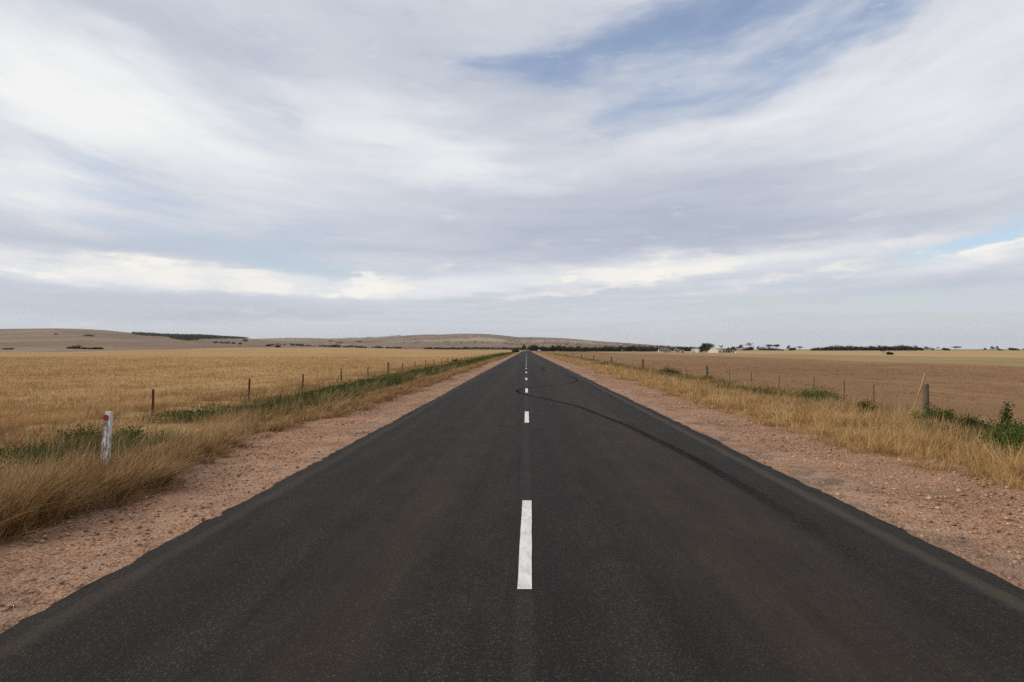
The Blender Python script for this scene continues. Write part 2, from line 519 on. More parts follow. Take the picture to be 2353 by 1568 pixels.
def mat_asphalt():
    m, nb, nt = material("worn_asphalt")
    pos = nb.node('ShaderNodeNewGeometry').outputs['Position']
    x, y, z = nb.sep(pos)
    agg = nb.noise(pos, 95.0, 3, 0.75)
    chip_c = nb.voro(pos, 125.0, out='Color')
    cr, cg, cb = nb.sep(chip_c)
    col = nb.ramp(agg, [(0.28, (0.006, 0.0055, 0.0052)), (0.48, (0.0175, 0.0162, 0.0150)), (0.64, (0.038, 0.0345, 0.031)), (0.8, (0.095, 0.085, 0.073))])
    col = nb.mix(nb.mr(cr, 0.88, 0.99, 0.0, 0.55), col, (0.135, 0.118, 0.094))
    col = nb.mix(nb.mr(cg, 0.80, 0.95, 0.0, 0.75), col, (0.010, 0.010, 0.011))
    # brownish dust in the wheel tracks and along the right hand lane
    wobx = nb.m('ADD', x, nb.m('MULTIPLY', nb.m('SUBTRACT', nb.noise(nb.vm('MULTIPLY', pos, (1, 0.12, 1)), 0.7, 4, 0.6), 0.5), 0.5))
    tr = nb.m('ADD', nb.mr(nb.m('ABSOLUTE', nb.m('SUBTRACT', wobx, -1.15)), 0.0, 0.65, 0.75, 0.0),
              nb.mr(nb.m('ABSOLUTE', nb.m('SUBTRACT', wobx, 1.85)), 0.0, 1.2, 1.0, 0.0))
    tr = nb.m('MULTIPLY', tr, nb.mr(nb.noise(nb.vm('MULTIPLY', pos, (1, 0.25, 1)), 1.3, 4, 0.65), 0.2, 0.8, 0.55, 1.0))
    col = nb.mix(nb.m('MULTIPLY', tr, 0.50), col, nb.mix(agg, (0.022, 0.0155, 0.0105), (0.082, 0.060, 0.041)))
    # mottling from many chips lying together and long faint lanes
    mot = nb.noise(nb.vm('MULTIPLY', pos, (1, 0.35, 1)), 2.2, 5, 0.65)
    col = nb.mix(1.0, col, nb.ramp(mot, [(0.3, (0.78, 0.75, 0.71)), (0.7, (1.24, 1.17, 1.08))]), 'MULTIPLY')
    lane = nb.noise(nb.xyz(nb.m('MULTIPLY', x, 2.4), nb.m('MULTIPLY', y, 0.03), 0.0), 1.0, 4, 0.6)
    col = nb.mix(1.0, col, nb.ramp(lane, [(0.3, (0.72, 0.74, 0.79)), (0.7, (1.26, 1.22, 1.15))]), 'MULTIPLY')
    # dust drawn over both edges and the bald strip just inside them
    e_n = nb.m('MULTIPLY', nb.m('SUBTRACT', nb.noise(nb.vm('MULTIPLY', pos, (1, 0.5, 1)), 2.5, 5, 0.65), 0.5), 0.16)
    er = nb.mr(nb.m('ABSOLUTE', nb.m('SUBTRACT', nb.m('ADD', x, e_n), 3.34)), 0.02, 0.13, 0.50, 0.0)
    ell = nb.mr(nb.m('ABSOLUTE', nb.m('SUBTRACT', nb.m('ADD', x, e_n), -3.02)), 0.02, 0.12, 0.22, 0.0)
    dust_c = nb.mix(agg, (0.055, 0.043, 0.032), (0.130, 0.102, 0.076))
    col = nb.mix(nb.m('ADD', er, ell, clamp=True), col, dust_c)
    # faint old paint left along the middle
    old = nb.m('MULTIPLY', nb.mr(nb.m('ABSOLUTE', nb.m('SUBTRACT', x, -0.01)), 0.03, 0.085, 0.16, 0.0), nb.mr(agg, 0.35, 0.7))
    col = nb.mix(old, col, (0.16, 0.155, 0.15))
    nrm = bump(nb, nb.m('ADD', agg, nb.m('MULTIPLY', cb, 0.35)), 0.55, 0.012)
    return finish(m, nb, nt, principled(nb, col, nb.mr(agg, 0.3, 0.7, 0.75, 0.97), 0.14, nrm))


def mat_gravel():
    m, nb, nt = material("pink_gravel")
    pos = nb.node('ShaderNodeNewGeometry').outputs['Position']
    x, y, z = nb.sep(pos)
    st = nb.voro(pos, 42.0, out='Color')
    sr, sg, sb = nb.sep(st)
    d1 = nb.voro(pos, 42.0)
    d2 = nb.voro(pos, 17.0)
    st2 = nb.sep(nb.voro(pos, 17.0, out='Color'))[0]
    n = nb.noise(pos, 9.0, 6, 0.7)
    col = nb.ramp(nb.m('ADD', nb.m('MULTIPLY', sr, 0.5), nb.m('MULTIPLY', n, 0.5)),
                  [(0.2, (0.165, 0.085, 0.052)), (0.45, (0.365, 0.205, 0.132)), (0.62, (0.48, 0.290, 0.192)), (0.85, (0.62, 0.42, 0.275))])
    col = nb.mix(nb.m('MULTIPLY', nb.mr(sg, 0.9, 0.97), 0.8), col, (0.50, 0.38, 0.24))
    col = nb.mix(nb.m('MULTIPLY', nb.mr(st2, 0.86, 0.96), nb.mr(d2, 0.25, 0.4, 0.7, 0.0)), col, (0.44, 0.31, 0.21))
    # bitumen chips swept off the road lie in grey drifts beside it
    ax = nb.m('ABSOLUTE', nb.m('SUBTRACT', x, 0.2))
    grey = nb.m('MULTIPLY', nb.mr(ax, 5.3, 3.9, 0.0, 1.0), nb.mr(nb.noise(nb.vm('MULTIPLY', pos, (1, 0.35, 1)), 0.9, 5, 0.7), 0.44, 0.66))
    col = nb.mix(nb.m('MULTIPLY', grey, 0.72), col, nb.mix(n, (0.070, 0.058, 0.052), (0.23, 0.185, 0.155)))
    pale = nb.m('MULTIPLY', nb.mr(nb.m('ABSOLUTE', nb.m('SUBTRACT', ax, 3.85)), 0.1, 0.55, 1.0, 0.0), nb.mr(nb.noise(pos, 2.1, 5, 0.65), 0.42, 0.62))
    col = nb.mix(nb.m('MULTIPLY', pale, 0.7), col, nb.mix(n, (0.38, 0.255, 0.180), (0.58, 0.42, 0.310)))
    big = nb.noise(pos, 0.6, 4, 0.6)
    col = nb.mix(1.0, col, nb.ramp(big, [(0.3, (0.73, 0.70, 0.68)), (0.7, (1.03, 1.00, 0.95))]), 'MULTIPLY')
    h = nb.m('SUBTRACT', nb.m('MULTIPLY', n, 0.8), nb.m('ADD', nb.m('MULTIPLY', d1, 0.7), nb.m('MULTIPLY', d2, 0.5)))
    return finish(m, nb, nt, principled(nb, col, 0.95, 0.1, bump(nb, h, 0.9, 0.03)))


M_GROUND, M_ASPHALT, M_GRAVEL = mat_ground(), mat_asphalt(), mat_gravel()

# ------------------------------------------------------------------ ground: one sheet from behind the camera to beyond the hills
yy = np.concatenate([np.linspace(-45, 60, 150), 60 * (8600.0 / 60) ** (np.linspace(0, 1, 330)[1:])])
tt = np.linspace(-1, 1, 520)
tt = 1.32 * np.sign(tt) * (0.35 * np.abs(tt) + 0.65 * np.abs(tt) ** 1.8)
X = tt[None, :] * (np.maximum(yy, 0)[:, None] + 62.0)
Y = np.repeat(yy[:, None], len(tt), 1)
tag(grid_mesh('ground', X, Y, gz(X, Y) - 0.02, M_GROUND), kind='structure')

# ------------------------------------------------------------------ road, its edges ragged, and the two gravel shoulders
yr = np.concatenate([np.arange(-20, 30, 0.09), np.arange(30, 90, 0.35), np.arange(90, 320, 2.0), np.arange(320, 1300, 8.0)])


def edge(side):
    base = -3.30 if side < 0 else 3.70
    j = (vnoise(yr, yr * 0 + side * 9, 0.33, 60 + side, 2) - 0.5) * 0.08 + (vnoise(yr, yr * 0, 3.2, 80 + side, 4) - 0.5) * 0.04
    return base + j + road_x(yr)


cols = 25
t = np.linspace(0, 1, cols)
L, R_ = edge(-1), edge(1)
Xr = L[:, None] + (R_ - L)[:, None] * t[None]
Zr = 0.025 * (1 - np.abs(2 * t - 1) ** 2.0)[None] - 0.022 + 0 * Xr
Zr[:, 0] -= 0.03
Zr[:, -1] -= 0.03
road = tag(grid_mesh('road', Xr, np.repeat(yr[:, None], cols, 1), Zr, M_ASPHALT), kind='structure')

for side, a, b_ in ((-1, -6.3, -2.9), (1, 3.3, 7.3)):
    ys = np.concatenate([np.arange(-20, 45, 0.16), np.arange(45, 120, 0.6), np.arange(120, 1300, 8.0)])
    xs = np.linspace(a, b_, 40)
    Xs = xs[None] + road_x(ys)[:, None]
    Ys = np.repeat(ys[:, None], 40, 1)
    out = (xs - b_) / (a - b_) if side < 0 else (xs - a) / (b_ - a)
    Zs = -0.048 - 0.012 * out[None] + 0.05 * (vnoise(Xs, Ys, 0.8, 90, 2) - 0.5) * sstep(out, 0.2, 0.4)[None] + 0.016 * (vnoise(Xs, Ys, 6.0, 91, 2) - 0.5)
    Zs = Zs - 0.16 * sstep(out, 0.80, 1.0)[None]
    tag(grid_mesh('gravel_shoulder', Xs, Ys, Zs, M_GRAVEL), kind='structure')


# dashes of the centre line: 3 m of paint every 12 m, painted on the road
def mat_paint():
    m, nb, nt = material("road_paint")
    pos = nb.node('ShaderNodeNewGeometry').outputs['Position']
    w = nb.noise(nb.vm('MULTIPLY', pos, (1, 0.4, 1)), 11.0, 6, 0.7)
    f = nb.noise(pos, 95.0, 3, 0.75)
    col = nb.ramp(w, [(0.3, (0.58, 0.545, 0.49)), (0.55, (0.74, 0.73, 0.70)), (0.75, (0.82, 0.82, 0.80))])
    bare = nb.mr(nb.m('ADD', nb.m('MULTIPLY', f, 0.55), nb.m('MULTIPLY', w, 0.45)), 0.46, 0.34, 0.0, 0.75)
    col = nb.mix(bare, col, (0.16, 0.15, 0.14))
    return finish(m, nb, nt, principled(nb, col, 0.7, 0.25, bump(nb, f, 0.3, 0.008)))


M_PAINT = mat_paint()
RZ = 0.0045


def crown(x):
    u = (x - 0.2) / 3.5
    return 0.025 * (1 - u * u) - 0.022


y_first = EYE * F / (1352.0 - VY)
for k in range(0, 36):
    y0 = y_first - 0.02 + 12.0 * k
    n = 30
    ys = np.linspace(y0, y0 + 3.10, n)
    dx_ = [-0.012, 0.006, 0.009, 0.0, 0.004, -0.004][k % 6]
    l = -0.042 + dx_ + 0.007 * (vnoise(ys, ys * 0, 2.0, 5 + k, 3) - 0.5)
    r = 0.062 + dx_ + 0.006 * (vnoise(ys, ys * 0, 2.0, 55 + k, 3) - 0.5)
    if k == 0:
        l = l + np.linspace(-0.010, 0.012, n)
        r = r + np.linspace(-0.010, 0.012, n)
    xs = np.linspace(0, 1, 4)
    Xd = l[:, None] + (r - l)[:, None] * xs[None]
    grid_mesh('centre_line_dash', Xd, np.repeat(ys[:, None], 4, 1), crown(Xd) + RZ, M_PAINT, road)

# a tyre mark swerving across both lanes, and the short one beyond it
def mat_skid():
    m, nb, nt = material("rubber_mark")
    pos = nb.node('ShaderNodeNewGeometry').outputs['Position']
    agg = nb.noise(pos, 95.0, 3, 0.75)
    col = nb.ramp(agg, [(0.3, (0.002, 0.002, 0.002)), (0.7, (0.009, 0.0085, 0.0085))])
    p = principled(nb, col, 1.0, 0.0)
    tr = nb.node('ShaderNodeBsdfTransparent')
    uvx = nb.sep(nb.node('ShaderNodeUVMap').outputs[0])
    edge_k = nb.mr(nb.m('ABSOLUTE', nb.m('SUBTRACT', uvx[0], 0.5)), 0.5, 0.22)
    k = nb.m('MULTIPLY', edge_k, nb.mr(nb.noise(pos, 3.0, 5, 0.7), 0.2, 0.7, 0.7, 1.0))
    k = nb.m('MULTIPLY', k, uvx[1])
    mx = nb.node('ShaderNodeMixShader')
    nb.put(mx.inputs[0], k)
    nt.links.new(tr.outputs[0], mx.inputs[1])
    nt.links.new(p, mx.inputs[2])
    return finish(m, nb, nt, mx.outputs[0])


M_SKID = mat_skid()


def spline(pts, n=10):
    pts = [Vector(p) for p in pts]
    out = []
    for i in range(len(pts) - 1):
        p0, p1, p2, p3 = pts[max(i - 1, 0)], pts[i], pts[i + 1], pts[min(i + 2, len(pts) - 1)]
        for k in range(n):
            t = k / n
            out.append(0.5 * ((2 * p1) + (p2 - p0) * t + (2 * p0 - 5 * p1 + 4 * p2 - p3) * t * t + (3 * p1 - p0 - 3 * p2 + p3) * t ** 3))
    out.append(pts[-1])
    return out


def skid(pix, width, fades):
    pts = spline([P(a, c, 0.0)[:2] + (0.0,) for a, c in pix], 14)
    v, uv, f = [], [], []
    n = len(pts)
    for i, p in enumerate(pts):
        d = (pts[min(i + 1, n - 1)] - pts[max(i - 1, 0)]).normalized()
        s = Vector((-d.y, d.x, 0))
        tt_ = i / (n - 1)
        w = width * (1.0 + 0.5 * (1 - tt_))
        fade = np.interp(tt_, [q[0] for q in fades], [q[1] for q in fades])
        for k in range(7):
            q = p + s * w * (k / 6 - 0.5)
            v.append((q.x, q.y, crown(q.x) + 0.0022))
            uv.append((k / 6, fade))
    for i in range(n - 1):
        for k in range(6):
            a = i * 7 + k
            f.append((a, a + 1, a + 8, a + 7))
    o = mesh_np('skid_mark', v, [np.array(f)], M_SKID, road, True)
    lay = o.data.uv_layers.new(name='across')
    idx = np.zeros(len(o.data.loops), dtype=np.int32)
    o.data.loops.foreach_get('vertex_index', idx)
    lay.data.foreach_set('uv', np.array(uv, dtype=np.float32)[idx].ravel())


skid([(2010, 1310), (1873, 1214), (1745, 1139), (1669, 1095), (1581, 1046), (1448, 981), (1380, 954), (1323, 933), (1262, 919), (1213, 909), (1190, 901), (1195, 895),
      (1222, 891), (1265, 886), (1310, 880.5), (1326, 874.5), (1316, 868), (1288, 861)], 0.175,
     [(0, 0), (0.10, 0.12), (0.22, 0.32), (0.4, 0.36), (0.6, 0.39), (0.85, 0.38), (0.95, 0.28), (1, 0.03)])
skid([(1252, 853), (1247, 847), (1242, 841)], 0.20, [(0, 0.2), (0.5, 0.42), (1, 0.0)])

# ------------------------------------------------------------------ grasses, crop and weeds
def blades(name, base, h, w, lean, mat, parent=None, droop=0.35):
    """n blades as tapering bent strips; lean (n,2) is the sideways reach of the tip over the height"""
    n = len(base)
    T = np.array([0.0, 0.42, 0.76, 1.0])
    W = np.array([0.85, 1.0, 0.62])
    lm = np.linalg.norm(lean, axis=1, keepdims=True) + 1e-6
    ang = rng.uniform(0, math.pi, n)
    side = np.stack([np.cos(ang), np.sin(ang), np.zeros(n)], 1)
    V = np.zeros((n, 7, 3), dtype=np.float32)
    for i in range(4):
        t = T[i]
        c = base.copy()
        c[:, :2] += lean * (h * t ** 1.7)[:, None]
        c[:, 2] += h * (t - droop * np.minimum(lm[:, 0], 1.2) * t * t)
        if i < 3:
            V[:, 2 * i] = c - side * (w * W[i] * 0.5)[:, None]
            V[:, 2 * i + 1] = c + side * (w * W[i] * 0.5)[:, None]
        else:
            V[:, 6] = c
    k = (np.arange(n) * 7)[:, None]
    q = np.concatenate([k + np.array([[0, 1, 3, 2]]), k + np.array([[2, 3, 5, 4]])])
    tr = k + np.array([[4, 5, 6]])
    return mesh_np(name, V.reshape(-1, 3), [q, tr], mat, parent)


def leaves(name, c, size, mat, parent=None, up=0.3):
    n = len(c)
    d = rng.normal(size=(n, 3))
    d[:, 2] = np.abs(d[:, 2]) * 0.6 + up
    d /= np.linalg.norm(d, axis=1, keepdims=True)
    e = rng.normal(size=(n, 3))
    s = np.cross(d, e)
    s /= np.linalg.norm(s, axis=1, keepdims=True)
    L, Wd = (size * 0.5)[:, None], (size * 0.27)[:, None]
    V = np.stack([c - d * L, c + s * Wd, c + d * L, c - s * Wd], 1)
    k = (np.arange(n) * 4)[:, None]
    return mesh_np(name, V.reshape(-1, 3), [k + np.array([[0, 1, 2, 3]])], mat, parent)


def ylog(n, a, b_):
    return a * (b_ / a) ** rng.random(n)


def tufts(n, xa, xb, ya, yb, per, h, spread, lean, wid, mat, name, keep=None, hfun=None, leanv=0.35, wexp=0.72, parent=None, droop=0.35, kind='stuff'):
    """tussocks, thinning out with distance while their blades widen"""
    y = ylog(n, ya, yb)
    x = rng.uniform(xa, xb, n)
    if keep is not None:
        p = keep(x, y)
        ok = rng.random(n) < p
        x, y = x[ok], y[ok]
    n = len(x)
    dist = np.hypot(x, y)
    th = h * rng.uniform(0.65, 1.25, n)
    if hfun is not None: th = th * hfun(x, y)
    X = np.repeat(x, per)
    Y = np.repeat(y, per)
    D = np.repeat(dist, per)
    grow = np.maximum(1.0, D / 14.0) ** 0.55
    r = spread * np.sqrt(rng.random(len(X))) * grow
    a = rng.uniform(0, 2 * math.pi, len(X))
    bx, by = X + r * np.cos(a), Y + r * np.sin(a)
    base = np.stack([bx, by, gz(bx, by) - 0.02 + 0.05 * (np.abs(bx) < 6.3)], 1)
    H = np.repeat(th, per) * rng.uniform(0.45, 1.15, len(X))
    ln = rng.normal(0, leanv, (len(X), 2)) + np.stack([np.cos(a), np.sin(a)], 1) * 0.22 + np.array(lean)[None] + np.repeat(rng.normal(0, 0.16, (n, 2)), per, 0)
    w = wid * np.maximum(1.0, D / 8.0) ** wexp * rng.uniform(0.6, 1.3, len(X))
    o = blades(name, base, H, w, ln, mat, parent, droop)
    if kind: tag(o, kind=kind)
    return o


M_DRY_L = leaf_mat("dry_grass_tan", [(0.0, (0.060, 0.029, 0.009)), (0.35, (0.190, 0.100, 0.034)), (0.7, (0.36, 0.222, 0.096)), (1.0, (0.62, 0.45, 0.26))], 0.2, 1.4)  # more dark blades: shade on the verge front put into the colour
M_DRY_R = leaf_mat("dry_grass_gold", [(0.0, (0.15, 0.078, 0.026)), (0.35, (0.38, 0.232, 0.092)), (0.7, (0.54, 0.365, 0.17)), (1.0, (0.70, 0.53, 0.30))], 0.25, 1.4)
M_WISP = leaf_mat("dry_grass_grey", [(0.0, (0.13, 0.075, 0.032)), (0.5, (0.35, 0.225, 0.105)), (1.0, (0.56, 0.40, 0.22))], 0.25, 0.5)
M_GREEN = leaf_mat("green_weed_blades", [(0.0, (0.014, 0.022, 0.006)), (0.4, (0.045, 0.064, 0.014)), (0.7, (0.105, 0.115, 0.028)), (1.0, (0.32, 0.235, 0.09))], 0.3, 0.6)
M_LEAF = leaf_mat("green_weed_leaves", [(0.0, (0.012, 0.026, 0.006)), (0.5, (0.036, 0.070, 0.014)), (0.9, (0.080, 0.125, 0.028)), (1.0, (0.13, 0.16, 0.045))], 0.25, 0.9)
M_DULL = leaf_mat("dull_weed_blades", [(0.0, (0.022, 0.032, 0.010)), (0.5, (0.070, 0.078, 0.024)), (1.0, (0.25, 0.19, 0.085))], 0.3, 0.6)
M_WHEAT = leaf_mat("ripe_wheat", [(0.0, (0.21, 0.118, 0.048)), (0.4, (0.39, 0.243, 0.106)), (0.75, (0.53, 0.353, 0.170)), (1.0, (0.68, 0.49, 0.26))], 0.25, 0.35)


def edge_l(y):
    return -4.95 - 1.0 * (vnoise(y, y * 0, 0.23, 11, 3) - 0.5) - 0.35 * (vnoise(y, y * 0, 1.3, 12, 2) - 0.5) - 0.35 * sstep(y, 9, 13) * (1 - sstep(y, 16, 24)) + road_x(y)


def edge_r(y):
    return 5.90 + 1.0 * (vnoise(y, y * 0, 0.20, 13, 3) - 0.5) + 0.6 * (vnoise(y, y * 0, 0.9, 14, 2) - 0.5) + road_x(y)


def tall_near(x, y):
    return 0.34 + 0.66 * (1 - sstep(y, 6, 16)) * (1 - 0.22 * sstep(-x, 5.9, 6.8))


# left verge
tufts(8200, -7.2, -4.4, 3.4, 420, 34, 0.56, 0.10, (0.30, 0.22), 0.0060, M_DRY_L, 'dry_grass',
      keep=lambda x, y: (x < edge_l(y)) * np.clip(2.1 * vnoise(x, y, 0.8, 15, 2) - 0.25, 0, 1) * (1 - 0.8 * sstep(-x, 6.2, 7.0)), hfun=tall_near)
tufts(8500, -11.4, -8.7, 6, 420, 32, 0.66, 0.12, (0.16, 0.15), 0.0060, M_DRY_L, 'dry_grass',
      keep=lambda x, y: np.clip(0.15 + 1.2 * vnoise(x, y, 0.4, 16, 2), 0, 1))
tufts(3400, -9.2, -6.6, 7, 300, 22, 0.70, 0.14, (0.2, 0.15), 0.0050, M_WISP, 'dry_grass', keep=lambda x, y: vnoise(x, y, 0.5, 17, 2))


def green_l(x, y):
    c = -7.95 + 0.9 * (vnoise(y, y * 0, 0.10, 18, 2) - 0.5)
    band = np.exp(-((x - c) / 0.85) ** 2)
    n_ = vnoise(x, y, 0.42, 19, 3)
    near = sstep(n_, 0.53, 0.64)
    return band * (near * (1 - sstep(y, 17, 23)) + sstep(y, 17, 23) * np.clip(0.2 + 1.3 * n_, 0, 1))


tufts(14000, -10.2, -6.2, 6.5, 430, 30, 0.66, 0.16, (0.14, 0.1), 0.0075, M_GREEN, 'green_weeds', keep=green_l)
y_ = ylog(26000, 6.5, 300)
x_ = rng.uniform(-9.8, -6.4, len(y_))
ok = rng.random(len(y_)) < green_l(x_, y_) * sstep(vnoise(x_, y_, 0.9, 23, 2), 0.4, 0.6) * 0.9
x_, y_ = x_[ok], y_[ok]
xx = np.repeat(x_, 14) + rng.normal(0, 0.12, 14 * len(x_)) * np.repeat(np.maximum(1, np.hypot(x_, y_) / 14) ** 0.5, 14)
y2 = np.repeat(y_, 14) + rng.normal(0, 0.12, 14 * len(x_))
c_ = np.stack([xx, y2, gz(xx, y2) + rng.random(len(xx)) ** 0.8 * 0.58 * np.repeat(0.6 + 0.8 * vnoise(x_, y_, 0.7, 25, 2), 14)], 1)
tag(leaves('green_weeds', c_, 0.040 * np.maximum(1, np.hypot(xx, y2) / 12) ** 0.75 * rng.uniform(0.6, 1.3, len(xx)), M_LEAF), kind='stuff')

# single stalks standing above the rest
tufts(2600, -7.0, -4.7, 3.4, 160, 5, 0.80, 0.10, (0.34, 0.2), 0.0046, M_WISP, 'dry_grass', keep=lambda x, y: (x < edge_l(y)) * 1.0, leanv=0.3,
      hfun=lambda x, y: 0.45 + 0.40 * (1 - sstep(y, 7, 15)))
tufts(2000, 6.2, 10.5, 5.5, 160, 5, 0.60, 0.10, (0.05, 0.1), 0.0044, M_DRY_R, 'dry_grass', keep=lambda x, y: (x > edge_r(y) + 0.2) * 1.0, leanv=0.22)
# right verge
tufts(3600, 4.9, 8.0, 5.5, 200, 26, 0.20, 0.16, (-0.5, -0.1), 0.0052, M_DRY_R, 'dry_grass',
      keep=lambda x, y: (x > edge_r(y) - 0.25) * vnoise(x, y, 0.7, 43, 2), leanv=0.8)
tufts(2600, -6.6, -4.2, 3.6, 200, 26, 0.22, 0.16, (0.7, 0.1), 0.0055, M_DRY_L, 'dry_grass',
      keep=lambda x, y: (x < edge_l(y) + 0.22) * vnoise(x, y, 0.7, 44, 2), leanv=0.8)
tufts(9000, 5.0, 10.4, 5.5, 430, 34, 0.36, 0.12, (0.06, 0.12), 0.0056, M_DRY_R, 'dry_grass',
      keep=lambda x, y: (x > edge_r(y)) * np.clip(2.2 * vnoise(x, y, 0.8, 26, 2) - 0.35, 0, 1),
      hfun=lambda x, y: np.clip(2.1 * vnoise(x, y, 0.55, 27, 3) - 0.15, 0.15, 1.5) * (0.6 + 0.4 * sstep(x - edge_r(y), 0.0, 0.9)))
tufts(3600, 8.6, 12.8, 7, 420, 24, 0.48, 0.13, (0.05, 0.1), 0.0048, M_WISP, 'dry_grass',
      keep=lambda x, y: np.clip(0.1 + 1.2 * vnoise(x, y, 0.4, 28, 2), 0, 1))


def green_r(x, y):
    c = 10.4 + 1.6 * (vnoise(y, y * 0, 0.12, 29, 2) - 0.5)
    return np.exp(-((x - c) / 0.9) ** 2) * sstep(vnoise(x, y * 0.6, 0.33, 30, 3), 0.43, 0.55)


tufts(10000, 7.8, 12.6, 9, 300, 28, 0.48, 0.16, (0.05, 0.1), 0.0070, M_DULL, 'green_weeds', keep=green_r)

# stubble standing in the brown paddock
tufts(5500, 12.4, 60, 8, 110, 16, 0.11, 0.35, (0, 0), 0.0060,
      leaf_mat("stubble_straw", [(0.0, (0.13, 0.070, 0.032)), (0.5, (0.27, 0.162, 0.074)), (1.0, (0.45, 0.30, 0.155))], 0.15, 0.5), 'stubble', leanv=0.3,
      keep=lambda x, y: 0.35 + 0.65 * vnoise(x, y, 0.3, 31, 2))

# ------------------------------------------------------------------ the ripe crop: a canopy of its own height with ears standing out of it
def mat_canopy():
    m, nb, nt = material("wheat_canopy")
    pos = nb.node('ShaderNodeNewGeometry').outputs['Position']
    a = nb.noise(nb.vm('MULTIPLY', pos, (1.6, 0.8, 1)), 2.2, 6, 0.75)
    c = nb.noise(nb.vm('MULTIPLY', pos, (0.05, 0.015, 1)), 1.0, 4, 0.6)
    col = nb.ramp(nb.m('ADD', nb.m('MULTIPLY', a, 0.62), nb.m('MULTIPLY', c, 0.38)),
                  [(0.30, (0.21, 0.122, 0.050)), (0.48, (0.385, 0.243, 0.108)), (0.66, (0.53, 0.355, 0.172)), (0.8, (0.62, 0.43, 0.225))])
    return finish(m, nb, nt, principled(nb, col, 0.95, 0.05, bump(nb, a, 1.0, 0.14)))


CROP = 0.62
def crop_edge(y):
    return -11.0 - 0.5 * (vnoise(np.asarray(y, float), 0 * np.asarray(y, float), 0.3, 33, 2) - 0.5)


ys = np.concatenate([np.arange(2, 60, 0.4), 60 * (1150 / 60.0) ** np.linspace(0, 1, 260)[1:]])
us = np.concatenate([[-0.02, 0.0], (np.linspace(0, 1, 260) ** 2.2)[1:]])
Xc = crop_edge(ys)[:, None] - us[None] * 290.0 * (0.85 + 0.15 * np.clip(ys / 400, 0, 1))[:, None]
Yc = np.repeat(ys[:, None], len(us), 1)
Zc = gz(Xc, Yc) + CROP - 0.14 + 0.16 * (vnoise(Xc, Yc, 0.9, 34, 3) - 0.5) + 0.12 * (vnoise(Xc, Yc * 0.5, 0.12, 35, 2) - 0.5)
Zc[:, 0] -= 0.45
crop = tag(grid_mesh('wheat_crop', Xc, Yc, Zc, mat_canopy()), kind='stuff')

n = 260000
d_ = 11.5 * (170 / 11.5) ** (rng.random(n) ** 1.15)                     # even over the view, thinner with distance
x_ = -d_ * rng.uniform(0.05, 1.05, n)
y_ = d_
ok = (x_ < crop_edge(y_)) & (x_ > -230)
x_, y_ = x_[ok], y_[ok]
D = np.hypot(x_, y_)
base = np.stack([x_, y_, gz(x_, y_) + CROP - 0.30], 1)
h_ = 0.36 * rng.uniform(0.6, 1.2, len(x_)) * (0.82 + 0.4 * vnoise(x_, y_, 0.5, 36, 2))
blades('wheat_ears', base, h_, 0.0085 * np.maximum(1, D / 10) ** 0.85 * rng.uniform(0.7, 1.3, len(x_)),
       rng.normal(0, 0.42, (len(x_), 2)) + np.array([[0.28, 0.1]]), M_WHEAT, crop, droop=0.5)
# the open flank of the crop towards the road
n = 60000
y_ = ylog(n, 6, 260)
x_ = crop_edge(y_) - 1.3 * rng.random(n) ** 1.5
D = np.hypot(x_, y_)
blades('wheat_stalks', np.stack([x_, y_, gz(x_, y_)], 1), CROP * rng.uniform(0.7, 1.2, n), 0.0070 * np.maximum(1, D / 10) ** 0.75,
       rng.normal(0, 0.28, (n, 2)) + np.array([[0.2, 0.1]]), M_WHEAT, crop, droop=0.4)

# ------------------------------------------------------------------ loose stones on the shoulders
def stones(n, xa, xb, ya, yb, smin, smax, mat, keep):
    y = ylog(n, ya, yb)
    x = rng.uniform(xa, xb, n)
    ok = rng.random(n) < keep(x, y)
    x, y = x[ok], y[ok]
    n = len(x)
    s = smin * (smax / smin) ** (rng.random(n) ** 2.6) * np.maximum(1, y / 14) ** 0.35
    o = np.array([[1, 0, 0], [0, 1, 0], [-1, 0, 0], [0, -1, 0], [0, 0, 1], [0, 0, -1]], float)
    c = np.array([[.6, .6, .55], [-.6, .6, .55], [-.6, -.6, .55], [.6, -.6, .55]])
    pts = np.concatenate([o, c])
    F_ = np.array([[0, 1, 6], [1, 2, 7], [2, 3, 8], [3, 0, 9], [6, 1, 7], [7, 2, 8], [8, 3, 9], [9, 0, 6], [4, 6, 7], [4, 7, 8], [4, 8, 9], [4, 9, 6],
                   [1, 0, 5], [2, 1, 5], [3, 2, 5], [0, 3, 5]])
    V = np.repeat(pts[None], n, 0) * rng.uniform(0.7, 1.3, (n, 10, 1))
    V *= np.stack([np.ones(n), rng.uniform(0.6, 1, n), rng.uniform(0.35, 0.75, n)], 1)[:, None]
    a = rng.uniform(0, 6.28, n)
    ca, sa = np.cos(a)[:, None], np.sin(a)[:, None]
    V = np.stack([V[..., 0] * ca - V[..., 1] * sa, V[..., 0] * sa + V[..., 1] * ca, V[..., 2]], -1) * (s * 0.5)[:, None, None]
    V += np.stack([x, y, -0.052 + s * 0.10 + 0.016 * sstep(-x, 3.75, 3.3) * (x < 0)], 1)[:, None]
    return mesh_np('gravel_stones', V.reshape(-1, 3), [(np.arange(n) * 10)[:, None, None].repeat(16, 1).reshape(-1, 1) + np.tile(F_, (n, 1))], mat)


def stone_mat(name, stops):
    m, nb, nt = material(name)
    g = nb.node('ShaderNodeNewGeometry')
    col = nb.ramp(g.outputs['Random Per Island'], stops)
    col = nb.mix(nb.noise(g.outputs['Position'], 60, 3, 0.6), nb.mix(1.0, col, (0.75, 0.74, 0.73), 'MULTIPLY'), col)
    return finish(m, nb, nt, principled(nb, col, 0.9, 0.15))


